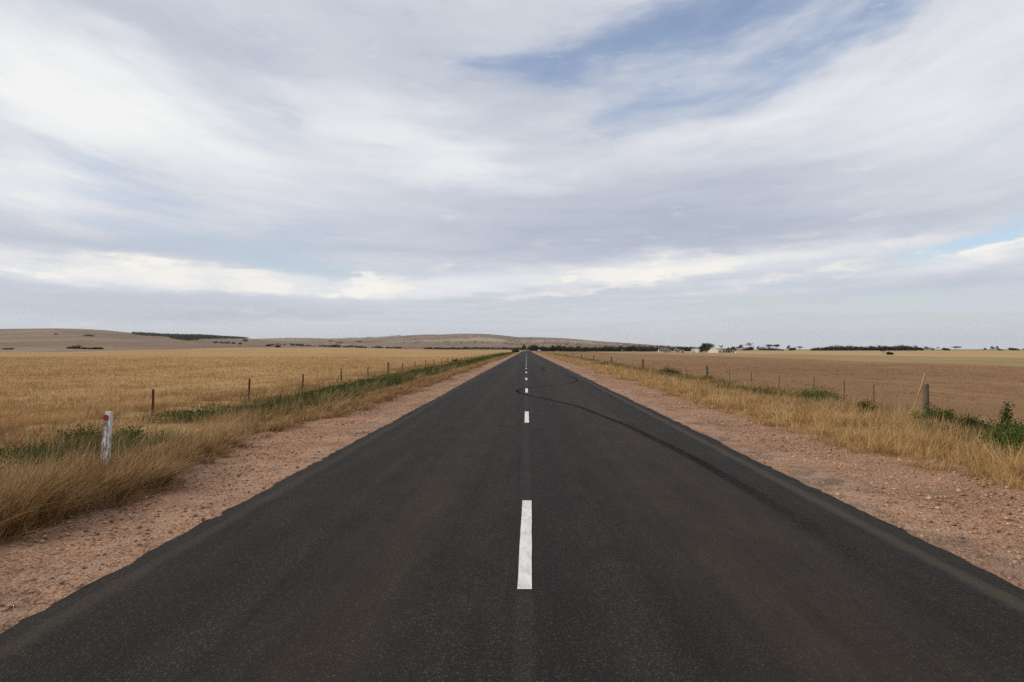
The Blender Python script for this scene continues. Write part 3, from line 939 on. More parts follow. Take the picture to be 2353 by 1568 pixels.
M_ST_L = stone_mat("reddish_stones", [(0, (0.20, 0.10, 0.065)), (0.5, (0.36, 0.21, 0.14)), (0.85, (0.50, 0.32, 0.215)), (1.0, (0.60, 0.44, 0.30))])
M_ST_R = stone_mat("yellowish_stones", [(0, (0.24, 0.135, 0.09)), (0.45, (0.42, 0.26, 0.17)), (0.8, (0.52, 0.345, 0.215)), (1.0, (0.64, 0.47, 0.28))])
tag(stones(32000, -5.8, -3.30, 3.0, 70, 0.010, 0.060, M_ST_L, lambda x, y: 0.2 + 0.8 * sstep(-x, 3.4, 4.4) * vnoise(x, y, 0.8, 41, 2)), kind='stuff')
tag(stones(36000, 3.68, 7.2, 3.2, 70, 0.010, 0.075, M_ST_R, lambda x, y: 0.15 + 0.85 * sstep(x, 3.9, 5.2) * vnoise(x, y, 0.8, 42, 2)), kind='stuff')

# ------------------------------------------------------------------ single bushes of the verges
M_STEM = simple_mat("weed_stem", (0.10, 0.085, 0.035), 0.8, 0.3, 9)
M_BUSH_D = leaf_mat("dark_bush_leaves", [(0.0, (0.008, 0.020, 0.004)), (0.5, (0.022, 0.050, 0.009)), (1.0, (0.065, 0.115, 0.022))], 0.2, 2.5)
M_BUSH_G = leaf_mat("fresh_bush_leaves", [(0.0, (0.022, 0.045, 0.007)), (0.5, (0.062, 0.110, 0.018)), (0.92, (0.125, 0.175, 0.035)), (1.0, (0.42, 0.36, 0.05))], 0.3, 2.5)
M_BUSH_O = leaf_mat("olive_bush_leaves", [(0.0, (0.030, 0.030, 0.010)), (0.5, (0.085, 0.078, 0.026)), (1.0, (0.20, 0.165, 0.065))], 0.25, 2.5)


def bush(label, x, y, w, h, mat, n=900, leaf=0.05, upright=False, name='weed_bush', cat='bush', group='weed bushes on the verges'):
    root = tag(empty(name, (x, y, float(gz(x, y)) - 0.02)), label, cat, group)
    tw = max(7, int(n / 40))
    a = rng.uniform(0, 6.283, tw)
    r = np.sqrt(rng.random(tw)) * (0.42 if not upright else 0.3) * w
    t = np.stack([r * np.cos(a), r * np.sin(a), h * rng.uniform(0.30, 1.0, tw) * (1 - (0.55 if not upright else 0.2) * (r / (0.5 * w)) ** 2)], 1)
    n = int(n * 4.2)
    i = rng.integers(0, tw, n)
    f = rng.random(n) ** 0.6
    c = t[i] * np.stack([0.35 + 0.65 * f, 0.35 + 0.65 * f, f], 1) + rng.normal(0, 0.050 * (w + h), (n, 3))
    c[:, 2] = np.maximum(c[:, 2], 0.02)
    leaves('foliage', c, leaf * rng.uniform(0.6, 1.4, n), mat, root, 0.25)
    m = MB()
    for k in range(min(tw, 14)):
        p = t[k]
        m.tube([(0.06 * p[0], 0.06 * p[1], 0), (p[0] * 0.6, p[1] * 0.6, p[2] * 0.5), tuple(p)], [0.010, 0.007, 0.003], 5)
    m.build('stem', M_STEM, root)
    return root


bush("broad dark green bush just left of the white marker post", -8.9, 14.6, 0.95, 0.72, M_BUSH_D, 2200, 0.050)
bush("dark green bush behind the white marker post, touching its left edge", -8.05, 14.9, 0.62, 0.66, M_BUSH_D, 1300, 0.050)
bush("low dark bush right of the white marker post, below the first rusty fence post", -9.1, 18.0, 0.85, 0.50, M_BUSH_D, 1100, 0.05)
bush("dark green sprawling bush at the left frame edge behind the tan grass", -9.0, 12.4, 0.95, 0.50, M_BUSH_D, 1300, 0.05)
bush("round dark bush pressed against the wheat field fence far along the left verge", -9.6, 101, 0.95, 0.95, M_BUSH_D, 700, 0.10)
bush("large dark roadside bush on the left verge far down the road, near the vanishing point", -6.3, 436, 4.9, 2.2, M_BUSH_D, 900, 0.45)
bush("fresh green bush round the foot of the thick timber post with the leaning stick", 10.7, 19.6, 1.15, 0.62, M_BUSH_G, 1500, 0.055)
bush("low dull green bush on the right verge, left of the thick timber post", 10.9, 24.0, 0.75, 0.46, M_BUSH_D, 700, 0.055)
bush("wide green bush between two thin droppers of the right fence", 11.1, 28.4, 2.3, 0.52, M_BUSH_G, 1900, 0.06)
bush("large fresh green bush with a few yellow flowers at the right frame edge", 8.35, 12.5, 1.35, 0.74, M_BUSH_G, 3000, 0.052)
bush("green bush behind the yellow flowered one at the right frame edge", 10.35, 16.2, 1.2, 0.62, M_BUSH_D, 1300, 0.05)
bush("tall narrow dark weed standing on its own near the right frame edge", 11.70, 18.3, 0.24, 0.98, M_BUSH_D, 260, 0.050, True, 'tall_weed', 'weed')
bush("short dark weed at the left foot of the tall narrow one", 11.1, 18.6, 0.48, 0.44, M_BUSH_D, 420, 0.055, False, 'tall_weed', 'weed')
bush("bluish thistle like weed cut off by the right frame edge", 12.0, 17.4, 0.40, 0.95, M_BUSH_O, 420, 0.06, True, 'tall_weed', 'weed')
bush("olive green weeds right of the bush round the thick timber post", 11.2, 19.2, 1.25, 0.46, M_BUSH_O, 900, 0.05)
bush("dark low bush between the olive weeds and the tall narrow dark weed", 11.35, 18.9, 0.75, 0.44, M_BUSH_D, 500, 0.05)
bush("olive yellow patch of weeds in front of the tall narrow dark weed", 9.6, 15.3, 0.9, 0.42, M_BUSH_O, 700, 0.05)
bush("dark green clump in the gold grass halfway between gravel and thick timber post", 9.6, 21.5, 0.55, 0.34, M_BUSH_D, 320, 0.05)
bush("olive tussock in the gold grass, right of the dark green tussock on the right verge", 9.6, 30.2, 0.85, 0.40, M_BUSH_O, 700, 0.06, False, 'weed_tussock', 'tussock')
bush("dark green tussock in the gold grass behind the second thin dropper", 9.95, 34.4, 0.62, 0.46, M_BUSH_D, 500, 0.06, False, 'weed_tussock', 'tussock')
bush("dull green patch of weeds in front of the second timber post on the right", 10.9, 57.0, 2.2, 0.62, M_BUSH_O, 900, 0.10, False, 'weed_tussock', 'tussock')
bush("small green tussock right at the foot of the second timber post", 11.4, 46.8, 0.8, 0.5, M_BUSH_O, 400, 0.09, False, 'weed_tussock', 'tussock')

# ------------------------------------------------------------------ white marker post with its red reflector
def mat_flaky():
    m, nb, nt = material("flaking_white_paint")
    v = nb.node('ShaderNodeTexCoord').outputs['Object']
    g = nb.noise(nb.vm('MULTIPLY', v, (1.0, 1.0, 0.16)), 26.0, 6, 0.68)
    g2 = nb.noise(v, 7.0, 5, 0.6)
    bare = nb.mr(nb.m('ADD', nb.m('MULTIPLY', g, 0.55), nb.m('MULTIPLY', g2, 0.45)), 0.47, 0.54)
    paint = nb.mix(g2, (0.50, 0.49, 0.47), (0.74, 0.73, 0.70))
    wood = nb.mix(g, (0.10, 0.085, 0.08), (0.24, 0.20, 0.18))
    col = nb.mix(bare, paint, wood)
    return finish(m, nb, nt, principled(nb, col, 0.85, 0.15, bump(nb, nb.m('SUBTRACT', g, bare), 0.4, 0.006)))


def bevel_box(name, x, y, z0, z1, w, d, mat, parent=None, bev=0.006):
    import bmesh
    bm = bmesh.new()
    bmesh.ops.create_cube(bm, size=1.0)
    for v in bm.verts:
        v.co = Vector((x + v.co.x * w, y + v.co.y * d, z0 + (v.co.z + 0.5) * (z1 - z0)))
    bmesh.ops.subdivide_edges(bm, edges=[e for e in bm.edges if abs(e.verts[0].co.z - e.verts[1].co.z) > 0.1], cuts=6)
    for v in bm.verts:
        v.co += Vector((rng.normal(0, 0.0015), rng.normal(0, 0.0015), 0))
    bmesh.ops.bevel(bm, geom=[e for e in bm.edges if abs(e.verts[0].co.z - e.verts[1].co.z) > 0.01 or e.verts[0].co.z > z1 - 0.002], offset=bev, segments=2, affect='EDGES')
    me = bpy.data.meshes.new(name)
    bm.to_mesh(me)
    bm.free()
    me.materials.append(mat)
    return link(bpy.data.objects.new(name, me), parent)


gx, gy = -5.93, 10.3
gp = tag(empty('marker_post', (gx, gy, float(gz(gx, gy)) - 0.05)), "leaning white timber marker post with flaking paint and a round red reflector", 'marker post')
bevel_box('post', 0, 0, -0.12, 1.03, 0.118, 0.055, mat_flaky(), gp)
gp.rotation_euler = (math.radians(-2), math.radians(1.9), math.radians(-8))
m, nb, nt = material("red_reflector")
rr = nb.voro(nb.node('ShaderNodeTexCoord').outputs['Object'], 190.0)
M_REF = finish(m, nb, nt, principled(nb, nb.mix(rr, (0.36, 0.008, 0.010), (0.17, 0.003, 0.004)), 0.28, 0.5))
mb = MB()
mb.tube([(-0.012, -0.0275, 0.942), (-0.012, -0.0325, 0.942), (-0.012, -0.0335, 0.942)], [0.043, 0.043, 0.040], 28)
mb.build('reflector', M_REF, gp)
mb = MB()
mb.tube([(-0.012, -0.0255, 0.942), (-0.012, -0.0300, 0.942)], [0.0460, 0.0455], 28)
mb.build('reflector_rim', simple_mat("grey_metal_rim", (0.33, 0.31, 0.30), 0.5, 0.2, 30, 0.4, 0.6), gp)

# ------------------------------------------------------------------ fences
M_RUST = simple_mat("rusty_steel", (0.075, 0.036, 0.022), 0.8, 0.5, 14, 0.2, 0.2, (1, 1, 0.4))
M_TIMB = simple_mat("weathered_timber", (0.125, 0.104, 0.074), 0.9, 0.45, 16, 0.1, 0.0, (1, 1, 0.12))
M_TIMB_B = simple_mat("brown_timber", (0.085, 0.052, 0.034), 0.9, 0.4, 16, 0.1, 0.0, (1, 1, 0.12))
M_WIRE = simple_mat("dull_wire", (0.17, 0.15, 0.14), 0.6, 0.3, 4, 0.3, 0.6)
M_STICK = simple_mat("pale_branch", (0.36, 0.235, 0.115), 0.85, 0.35, 12, 0.1, 0.0, (1, 1, 0.15))  # pale wood for the leaning stick
M_DROP = simple_mat("grey_dropper", (0.125, 0.110, 0.095), 0.8, 0.4, 12, 0.2, 0.2, (1, 1, 0.3))

FX = -10.0
lf = tag(empty('wire_fence', (FX, 19.6, float(gz(FX, 19.6)))), "long wire fence on thin rusty posts along the wheat field edge left of the road", 'fence')


def star_post(parent, x, y, h, mat, lean=0.0, w=0.060, t=0.016, name='post'):
    m_ = MB()
    z = float(gz(x, y)) - 0.15
    dx_ = lean * h
    def seg(ax, ay, bx, by):
        nx, ny = -(by - ay), (bx - ax)
        l = math.hypot(nx, ny)
        nx, ny = nx / l * t / 2, ny / l * t / 2
        q = [(ax + nx, ay + ny), (bx + nx, by + ny), (bx - nx, by - ny), (ax - nx, ay - ny)]
        m_.add([(p[0] , p[1], 0) for p in q] + [(p[0] + dx_, p[1], h + 0.15) for p in q], [(3, 2, 1, 0), (4, 5, 6, 7), (0, 1, 5, 4), (1, 2, 6, 5), (2, 3, 7, 6), (3, 0, 4, 7)])
    seg(-w / 2, -0.005, w / 2, -0.005)
    seg(0, 0.004, 0, w * 0.7)
    o = m_.build(name, mat, parent)
    o.location = Vector((x, y, z)) - parent.location
    return o


def timber_post(parent, x, y, h, r, mat, lean=0.0, name='post'):
    m_ = MB()
    z = float(gz(x, y)) - 0.2
    H = h + 0.2
    pts = [(lean * H * t, 0.0, H * t) for t in (0, 0.3, 0.6, 0.85, 0.97, 1.0)]
    rr_ = [r * k * random.uniform(0.96, 1.04) for k in (1.08, 1.03, 1.0, 0.97, 0.95, 0.82)]
    m_.tube(pts, rr_, 11)
    o = m_.build(name, mat, parent, False)
    o.location = Vector((x, y, z)) - parent.location
    return o


ly = [19.6 + 6.75 * k for k in range(0, 60)]
lpos = [(350, 898), (567, 874), (706, 859), (788, 852), (850, 846), (894, 839)]
for k, y in enumerate(ly):
    if y > 330: break
    x = FX + random.uniform(-0.06, 0.06)
    h = 1.12 + random.uniform(-0.06, 0.07)
    if k == 5:
        timber_post(lf, x, y, 1.30, 0.075, M_TIMB, 0.01)
    else:
        star_post(lf, x, y, h, M_RUST, random.uniform(-0.03, 0.03))
for zz in (0.95, 0.70, 0.42, 0.18):
    m_ = MB()
    pts = []
    y = 2.0
    while y < 330:
        z = float(gz(FX, y)) + zz
        pts.append((0, y - 19.6, z - lf.location.z))
        y += 3.375
    m_.tube(pts, 0.0022, 4)
    m_.build('wire', M_WIRE, lf)

RX = 11.8
rf = tag(empty('wire_fence', (RX, 22.0, float(gz(RX, 22.0)))), "wire fence of timber posts and thin droppers along the brown paddock right of the road", 'fence')
timber_post(rf, RX - 0.05, 22.0, 1.10, 0.088, M_TIMB, 0.004)
for y, h in ((48.7, 1.05), (75.5, 1.1), (103, 1.05), (130, 1.1), (158, 1.0), (187, 1.1), (216, 1.0)):
    timber_post(rf, RX + random.uniform(-0.08, 0.08), y, h, 0.085, M_TIMB_B if y > 60 else M_TIMB, random.uniform(-0.01, 0.01))
for y in (17.6, 25.3, 27.6, 30.6, 34.9, 38.9, 43.2, 55, 62, 69, 82, 90, 97, 112, 121, 139, 149, 168):
    star_post(rf, RX + random.uniform(-0.05, 0.05), y, 0.95 + random.uniform(-0.05, 0.08), M_DROP, random.uniform(-0.03, 0.08), 0.032, 0.010, 'dropper')
for zz in (1.0, 0.78, 0.55, 0.32):
    m_ = MB()
    m_.tube([(0, y - 22.0, float(gz(RX, y)) + zz - rf.location.z) for y in np.arange(4, 220, 4)], 0.0022, 4)
    m_.build('wire', M_WIRE, rf)
# the stick leaning past the strainer post
sx0, sy0 = 11.42, 22.3
z0 = float(gz(sx0, sy0))
m_ = MB()
p0, p1 = Vector((0, 0, -0.05)), Vector((0.50, 0.0, 1.42))
m_.tube([p0, p0.lerp(p1, 0.35), p0.lerp(p1, 0.66) + Vector((0.01, 0, 0)), p1], [0.012, 0.017, 0.030, 0.038], 8)
st = m_.build('leaning_stick', M_STICK)
st.location = (sx0, sy0, z0)
tag(st, "pale stick leaning against the thick timber post and rising above its top", 'stick')

# ------------------------------------------------------------------ trees far off, each a trunk with limbs and a ragged crown
M_BARK = simple_mat("tree_bark", (0.13, 0.105, 0.085), 0.9, 0.35, 1.5, 0.1, 0.0, (1, 1, 0.3))
M_CR = [leaf_mat("crown_leaves_dark", [(0.0, (0.010, 0.014, 0.007)), (0.5, (0.026, 0.031, 0.015)), (1.0, (0.062, 0.066, 0.032))], 0.15, 0.5),
        leaf_mat("crown_leaves_brown", [(0.0, (0.016, 0.016, 0.011)), (0.5, (0.040, 0.036, 0.023)), (1.0, (0.085, 0.073, 0.046))], 0.15, 0.5),
        leaf_mat("crown_leaves_green", [(0.0, (0.008, 0.016, 0.006)), (0.5, (0.022, 0.038, 0.013)), (1.0, (0.055, 0.075, 0.025))], 0.15, 0.5)]


def make_tree(h, w, base, clumps, n, mat, shape='broad', leaf=0.5, trunk=0.16, seed=0):
    """crown of n leaf sprays gathered in clumps at the limb ends"""
    r = np.random.default_rng(seed)
    root = empty('gum_tree', (0, 0, 0))
    ends = []
    m_ = MB()
    lean = r.uniform(-0.06, 0.06) * h
    m_.tube([(0, 0, -0.3), (lean * 0.4, 0, h * base * 0.6), (lean, 0, h * (base + 0.15))], [trunk * 1.2, trunk, trunk * 0.7], 7)
    for k in range(clumps):
        a = r.uniform(0, 6.283)
        if shape == 'umbrella':
            rad, zz = w * 0.5 * r.random() ** 0.5, h * r.uniform(0.66, 0.97)
        elif shape == 'round':
            u = r.uniform(-0.75, 0.9)
            rad = w * 0.46 * math.sqrt(max(0.05, 1 - u * u)) * r.uniform(0.55, 1.0)
            zz = h * (0.5 + base * 0.5) + u * h * (1 - base) * 0.47
        elif shape == 'low':
            rad, zz = w * 0.48 * r.random() ** 0.5, h * r.uniform(0.16, 0.9)
            zz *= 1 - 0.45 * (rad / (w * 0.5)) ** 2
        else:
            rad = w * 0.48 * r.random() ** 0.6
            zz = h * (base + (1 - base) * r.uniform(0.15, 0.95)) * (1 - 0.32 * (rad / (w * 0.5)) ** 2)
        e = np.array([rad * math.cos(a) + lean, rad * math.sin(a), zz])
        ends.append(e)
        if k < 9:
            m_.tube([(lean, 0, h * base), (0.5 * (e[0] + lean), 0.5 * e[1], h * base + 0.6 * (zz - h * base)), tuple(e)], [trunk * 0.5, trunk * 0.3, trunk * 0.12], 5)
    m_.build('trunk', M_BARK, root)
    ends = np.array(ends)
    i = r.integers(0, clumps, n)
    sc = {'umbrella': (0.12, 0.050), 'round': (0.10, 0.09), 'low': (0.12, 0.10), 'broad': (0.12, 0.075)}[shape]
    c = ends[i] + r.normal(size=(n, 3)) * np.array([w * sc[0], w * sc[0], h * sc[1]])
    c[:, 2] = np.maximum(c[:, 2], 0.05 * h)
    leaves('crown', c, leaf * r.uniform(0.6, 1.5, n), mat, root, 0.1)
    return root


PROTO = {}
used = {}


def proto(kind):
    if kind not in PROTO:
        PROTO[kind] = {
            'mallee': lambda: make_tree(5.6, 7.0, 0.10, 18, 800, M_CR[1], 'low', 0.85, 0.14, 1),
            'bushy': lambda: make_tree(5.4, 6.0, 0.08, 16, 800, M_CR[0], 'low', 0.85, 0.15, 2),
            'green': lambda: make_tree(5.2, 5.6, 0.06, 16, 800, M_CR[2], 'low', 0.85, 0.15, 3),
            'tall': lambda: make_tree(7.6, 5.2, 0.35, 14, 600, M_CR[1], 'broad', 0.65, 0.15, 4),
            'umbrella': lambda: make_tree(6.6, 6.0, 0.45, 12, 480, M_CR[1], 'umbrella', 0.65, 0.14, 5),
            'round': lambda: make_tree(6.8, 11.0, 0.08, 40, 2000, M_CR[2], 'round', 0.70, 0.3, 6),
            'spindly': lambda: make_tree(8.0, 5.0, 0.55, 8, 200, M_CR[1], 'umbrella', 0.6, 0.10, 7),
            'pair': lambda: make_tree(5.0, 4.2, 0.22, 9, 300, M_CR[0], 'broad', 0.6, 0.13, 8),
        }[kind]()
        used[kind] = False
    return PROTO[kind]


def tree(kind, label, x, y, h, w, group, rz=None):
    p = proto(kind)
    if not used[kind]:
        o = p
        used[kind] = True
        p['h'], p['w'] = {'mallee': (5.6, 7.0), 'bushy': (5.4, 6.0), 'green': (5.2, 5.6), 'tall': (7.6, 5.2), 'umbrella': (6.6, 6.0), 'round': (6.8, 11.0), 'spindly': (8.0, 5.0), 'pair': (5.0, 4.2)}[kind]
    else:
        o = copy_tree(p)
    sw = w / p['w']
    o.scale = (sw, sw, h / p['h'])
    o.location = (x, y, float(gz(x, y)) - 0.05)
    o.rotation_euler = (0, 0, random.uniform(0, 6.28) if rz is None else rz)
    return tag(o, label, 'tree', group)


ORD = ['first', 'second', 'third', 'fourth', 'fifth', 'sixth', 'seventh', 'eighth', 'ninth', 'tenth', 'eleventh', 'twelfth', 'thirteenth', 'fourteenth',
       'fifteenth', 'sixteenth', 'seventeenth', 'eighteenth', 'nineteenth', 'twentieth']


def nth(k):
    if k < 20: return ORD[k]
    tens = {2: 'twenty', 3: 'thirty', 4: 'forty', 5: 'fifty', 6: 'sixty'}[(k + 1) // 10]
    r = (k + 1) % 10
    return (tens[:-1] + 'ieth') if r == 0 else tens + ' ' + ORD[r - 1]


def at(px, d):
    """x of a place on the 2560 px wide photograph at distance d"""
    return (px / 2560 * 2353 - VX) / F * d


K = 2560 / 2353.0
# windbreak on the right, from the gap at the road to the farm
px, k = 1329.0, 0
tops = [(1325, 865), (1400, 866), (1470, 865), (1520, 864), (1560, 862), (1620, 864), (1640, 866), (1680, 867), (1725, 867)]
while px < 1742:
    d = 735 + random.uniform(-18, 22) + (70 if px > 1640 else 0)
    x = at(px, d)
    h = (879.3 - np.interp(px, [t[0] for t in tops], [t[1] for t in tops])) / K / F * d * random.uniform(0.80, 1.06)
    kind = random.choice(['mallee', 'bushy', 'mallee', 'tall', 'bushy', 'mallee']) if px > 1400 else random.choice(['green', 'green', 'bushy'])
    if kind == 'tall': h *= 1.12
    tree(kind, "%s windbreak tree right of the road, %s from the road gap" % ({'mallee': 'brownish', 'bushy': 'dark dense', 'green': 'greenish', 'tall': 'tall'}[kind], nth(k)),
         x, d, h, random.uniform(5.4, 8.4), 'windbreak trees right of the road')
    px += random.uniform(5.0, 9.5)
    k += 1
# trees about the farm
FARM = 'trees around the farm sheds'
tree('round', "big rounded dark green tree between the grey gable shed and the white arched shed", at(1765, 590), 590, 7.0, 11.0, FARM)
tree('bushy', "dense dark tree leaning on the left side of the big rounded one", at(1744, 596), 596, 5.4, 6.5, FARM)
tree('spindly', "spindly bare topped tree sticking up behind the big rounded tree", at(1757, 615), 615, 8.3, 3.4, FARM)
tree('spindly', "thin see-through tree rising behind the roof of the white arched shed", at(1801, 610), 610, 6.6, 3.4, FARM)
tree('green', "dark green tree left of the small green shed, behind the arched shed", at(1818, 585), 585, 3.8, 4.2, FARM)
tree('round', "round dark green tree at the right end of the farm sheds", at(1830, 580), 580, 4.4, 4.4, FARM)
# skyline trees of the right hand paddocks
SKY = 'skyline trees above the gold paddock'
for kind, px, top, w, lab in (('tall', 1848, 862, 16, "dense tree just right of the farm, left of the tall spindly one"),
                              ('spindly', 1870, 856.5, 17, "tallest skyline tree with a flat see-through top right of the farm"),
                              ('bushy', 1868, 866, 24, "low dense tree beneath the tallest flat topped one"),
                              ('pair', 1893, 865, 10, "small upright tree left of the wide airy clump"),
                              ('mallee', 1904, 868, 14, "low brownish tree at the left of the wide airy clump"),
                              ('umbrella', 1921, 863.5, 20, "left half of the wide airy clump on the skyline"),
                              ('umbrella', 1936, 863, 18, "right half of the wide airy clump on the skyline"),
                              ('mallee', 1924, 869, 26, "dark low tree filling the base of the wide airy clump"),
                              ('mallee', 1947, 873, 12, "small shrub sized tree trailing right of the wide airy clump"),
                              ('tall', 1967, 863.5, 9, "narrow upright tree at the left of the detached pair"),
                              ('bushy', 1976, 868.5, 14, "rounded tree in the middle of the detached pair"),
                              ('umbrella', 1994, 868, 15, "umbrella shaped tree ending the detached pair on its right")):
    d = 1040 + random.uniform(-30, 30)
    h = (878 - top) / K / F * d
    tree(kind, lab, at(px, d), d, h, w / K / F * d, SKY)
px, k = 2034.0, 0
while px < 2284:
    d = 1010 + random.uniform(-25, 25)
    top = np.interp(px, [2025, 2060, 2085, 2130, 2180, 2230, 2265, 2284], [872, 867.5, 864.5, 867, 866, 865.5, 864, 868]) + random.uniform(-1, 1)
    kind = random.choice(['mallee', 'bushy', 'mallee', 'tall'])
    tree(kind, "%s tree in the long right skyline clump, %s from its left end" % ({'mallee': 'brownish', 'bushy': 'dense', 'tall': 'upright'}[kind], nth(k)),
         at(px, d), d, (879 - top) / K / F * d, random.uniform(11, 17) * (0.7 if kind == 'tall' else 1), 'long dark clump of trees on the right skyline')
    px += random.uniform(8, 14)
    k += 1
tree('umbrella', "spreading half of the lone low pair of trees standing in the gold paddock", at(2199, 300), 300, 2.2, 2.4, SKY)
tree('bushy', "bushy half of the lone low pair of trees standing in the gold paddock", at(2214, 301), 301, 1.55, 2.5, SKY)
for kind, px, top, w, lab in (('tall', 2306, 867, 15, "upright tree first right of the long dark clump"), ('pair', 2320, 870, 11, "small round tree second right of the long dark clump"),
                              ('spindly', 2334, 868.5, 10, "faint thin tree third right of the long dark clump"), ('bushy', 2352, 869.5, 16, "low wide tree left of the umbrella shaped skyline tree"),
                              ('umbrella', 2375, 868, 21, "lone umbrella shaped tree on the right skyline"), ('pair', 2448, 870, 8, "small faint tree in the gap right of the umbrella shaped tree"),
                              ('tall', 2466, 866.5, 9, "narrow upright tree left of the slanting one near the right edge"), ('tall', 2478, 866, 7, "slanting thin tree near the right edge"),
                              ('bushy', 2485, 873, 11, "low tree at the foot of the slanting thin one"), ('bushy', 2519, 869.5, 20, "wide low dark tree near the right edge"),
                              ('pair', 2546, 872, 10, "small low tree close to the right edge"), ('umbrella', 2560, 865.5, 11, "flat topped tree cut by the right edge")):
    d = 1080 + random.uniform(-20, 20)
    tree(kind, lab, at(px, d), d, (878 - top) / K / F * d, w / K / F * d, SKY)
# by the gap where the road runs through
tree('green', "dark green tree close on the left of the road at the gap in the windbreaks", at(1310.5, 1020), 1020, 8.2, 4.6, 'trees by the road gap')
tree('green', "small dark tree at the left foot of the taller one by the road gap", at(1305, 1000), 1000, 3.6, 4.2, 'trees by the road gap')
# dark windbreak left of the road, far off
px, k = 1066.0, 0
while px < 1306:
    d = 1500 + random.uniform(-30, 30)
    kind = random.choice(['mallee', 'bushy', 'bushy'])
    z = float(gz(at(px, d), d))
    tree(kind, "%s far windbreak tree left of the road, %s from the left" % ({'mallee': 'brownish', 'bushy': 'dense'}[kind], nth(k)),
         at(px, d), d, random.uniform(3.4, 5.6), random.uniform(7, 11), 'far windbreak left of the road')
    px += random.uniform(5.5, 10)
    k += 1
# loose row beyond the crop
row = [690, 697, 708, 724, 730, 739, 746, 752, 765, 772, 783, 796, 803, 811, 818, 826, 833, 840, 846, 858, 866, 873, 880, 888, 895, 903, 912, 930, 940, 947, 955, 968, 976, 984, 992, 1000, 1012]
hh = [2.6, 3.2, 2.6, 5.0, 4.6, 4.6, 4.8, 4.6, 3.4, 3.0, 2.0, 3.8, 4.4, 4.2, 3.2, 4.8, 5.2, 6.6, 4.6, 3.2, 4.0, 5.2, 5.4, 4.8, 4.4, 4.0, 3.4, 3.0, 4.4, 4.8, 3.0, 4.0, 3.4, 4.6, 4.6, 4.4, 1.8]
for k, (px, h) in enumerate(zip(row, hh)):
    d = 1420 + random.uniform(-50, 50)
    tree(random.choice(['mallee', 'bushy', 'mallee', 'pair']), "small dark tree beyond the wheat, %s of the loose row from the left" % nth(k), at(px, d), d, h, h * random.uniform(1.3, 1.9), 'loose row of trees beyond the wheat')
# single trees on the near hill
HT = 'scattered trees on the grassy hills'
def on_slope(px, py, lo=600, hi=5500):
    """distance of the slope point seen at a place of the 2560 px wide photograph"""
    dd = np.linspace(lo, hi, 1500)
    yy_ = (VY - (gz(at(px, dd), dd) - EYE) / dd * F) * K
    j = np.nonzero(yy_ <= py)[0]
    return float(dd[j[0]]) if len(j) else hi


for px, py, h, w, lab in ((126, 836.5, 3.2, 8, "small shrubby tree in the hollow on the left hill"), (210, 841, 4.5, 15, "dark spreading tree alone on the slope of the left hill"),
                         (6, 875.5, 1.6, 8, "low shrubby tree by the left frame edge beyond the wheat"),
                         (166, 872, 2.6, 6, "low dark bushy tree at the hill foot beyond the wheat, leftmost of five"), (180, 872.5, 3.6, 6, "taller dark tree at the hill foot beyond the wheat"),
                         (196, 873, 2.0, 5, "faint shrubby tree in the middle of the hill foot group"), (219, 873.5, 2.2, 11, "long low thicket tree at the hill foot beyond the wheat"),
                         (239, 873.5, 2.0, 6, "last low tree on the right of the hill foot group"), (533, 858, 3.5, 7, "tiny tree leftmost in the dotted row below the hill wood"),
                         (548, 858.5, 3.2, 6, "tiny tree second in the dotted row below the hill wood"), (562, 859, 3.6, 8, "tiny tree third in the dotted row below the hill wood"),
                         (579, 860, 3.4, 6, "tiny tree fourth in the dotted row below the hill wood"), (596, 861.5, 3.8, 5, "tiny tree fifth in the dotted row below the hill wood"),
                         (608, 854, 6.5, 9, "dark single tree on the bare slope below the hill wood"), (666, 866.5, 4.0, 7, "small tree on the slope left of the loose row"),
                         (677, 864.5, 3.6, 6, "small tree halfway down to the loose row beyond the wheat"), (690, 869.5, 4.4, 6, "upright small tree above the start of the loose row")):
    tree(random.choice(['mallee', 'bushy']), lab, at(px, on_slope(px, py)), on_slope(px, py), h, w, HT)
for px, py, h, w, lab in ((825, 854, 7, 26, "flat dark tree group like tree on the slope above the loose row"), (848, 858, 6, 30, "long dark low tree on the slope right of the flat one"),
                          (896, 855, 6, 22, "faint dark tree highest above the loose row")):
    d = on_slope(px, py, 2800)
    tree(random.choice(['mallee', 'bushy']), lab.replace(' tree group like tree', ' spreading tree'), at(px, d), d, h, w, HT)

# ------------------------------------------------------------------ wood on the shoulder of the near hill, read as one mass
n = 4200
d = rng.uniform(1150, 2760, n)
px = rng.uniform(318, 660, n)
zz = gz(at(px, d), d)
py = (VY - (zz - EYE) / d * F) * K
low = np.interp(px, [318, 360, 410, 424, 460, 478, 500, 560, 620, 660], [837, 841, 842.5, 848, 852.5, 852, 848.5, 847.5, 847.5, 849])
ok = (py < low) & (rng.random(n) < np.interp(px, [318, 335, 350, 640, 660], [0.3, 0.9, 1, 1, 0.5]))
px, d, zz = px[ok], d[ok], zz[ok]
xs = at(px, d)
h_ = rng.uniform(3.6, 6.5, len(xs))
per = 22
i = np.repeat(np.arange(len(xs)), per)
g = rng.normal(size=(len(i), 3))
c = np.stack([xs[i] + g[:, 0] * 3.0, d[i] + g[:, 1] * 3.0, zz[i] + h_[i] * np.clip(0.55 + 0.26 * g[:, 2], 0.08, 1.05)], 1)
wood = tag(leaves('woodland', c, rng.uniform(1.2, 2.6, len(i)), M_CR[0], None, 0.1), kind='stuff')
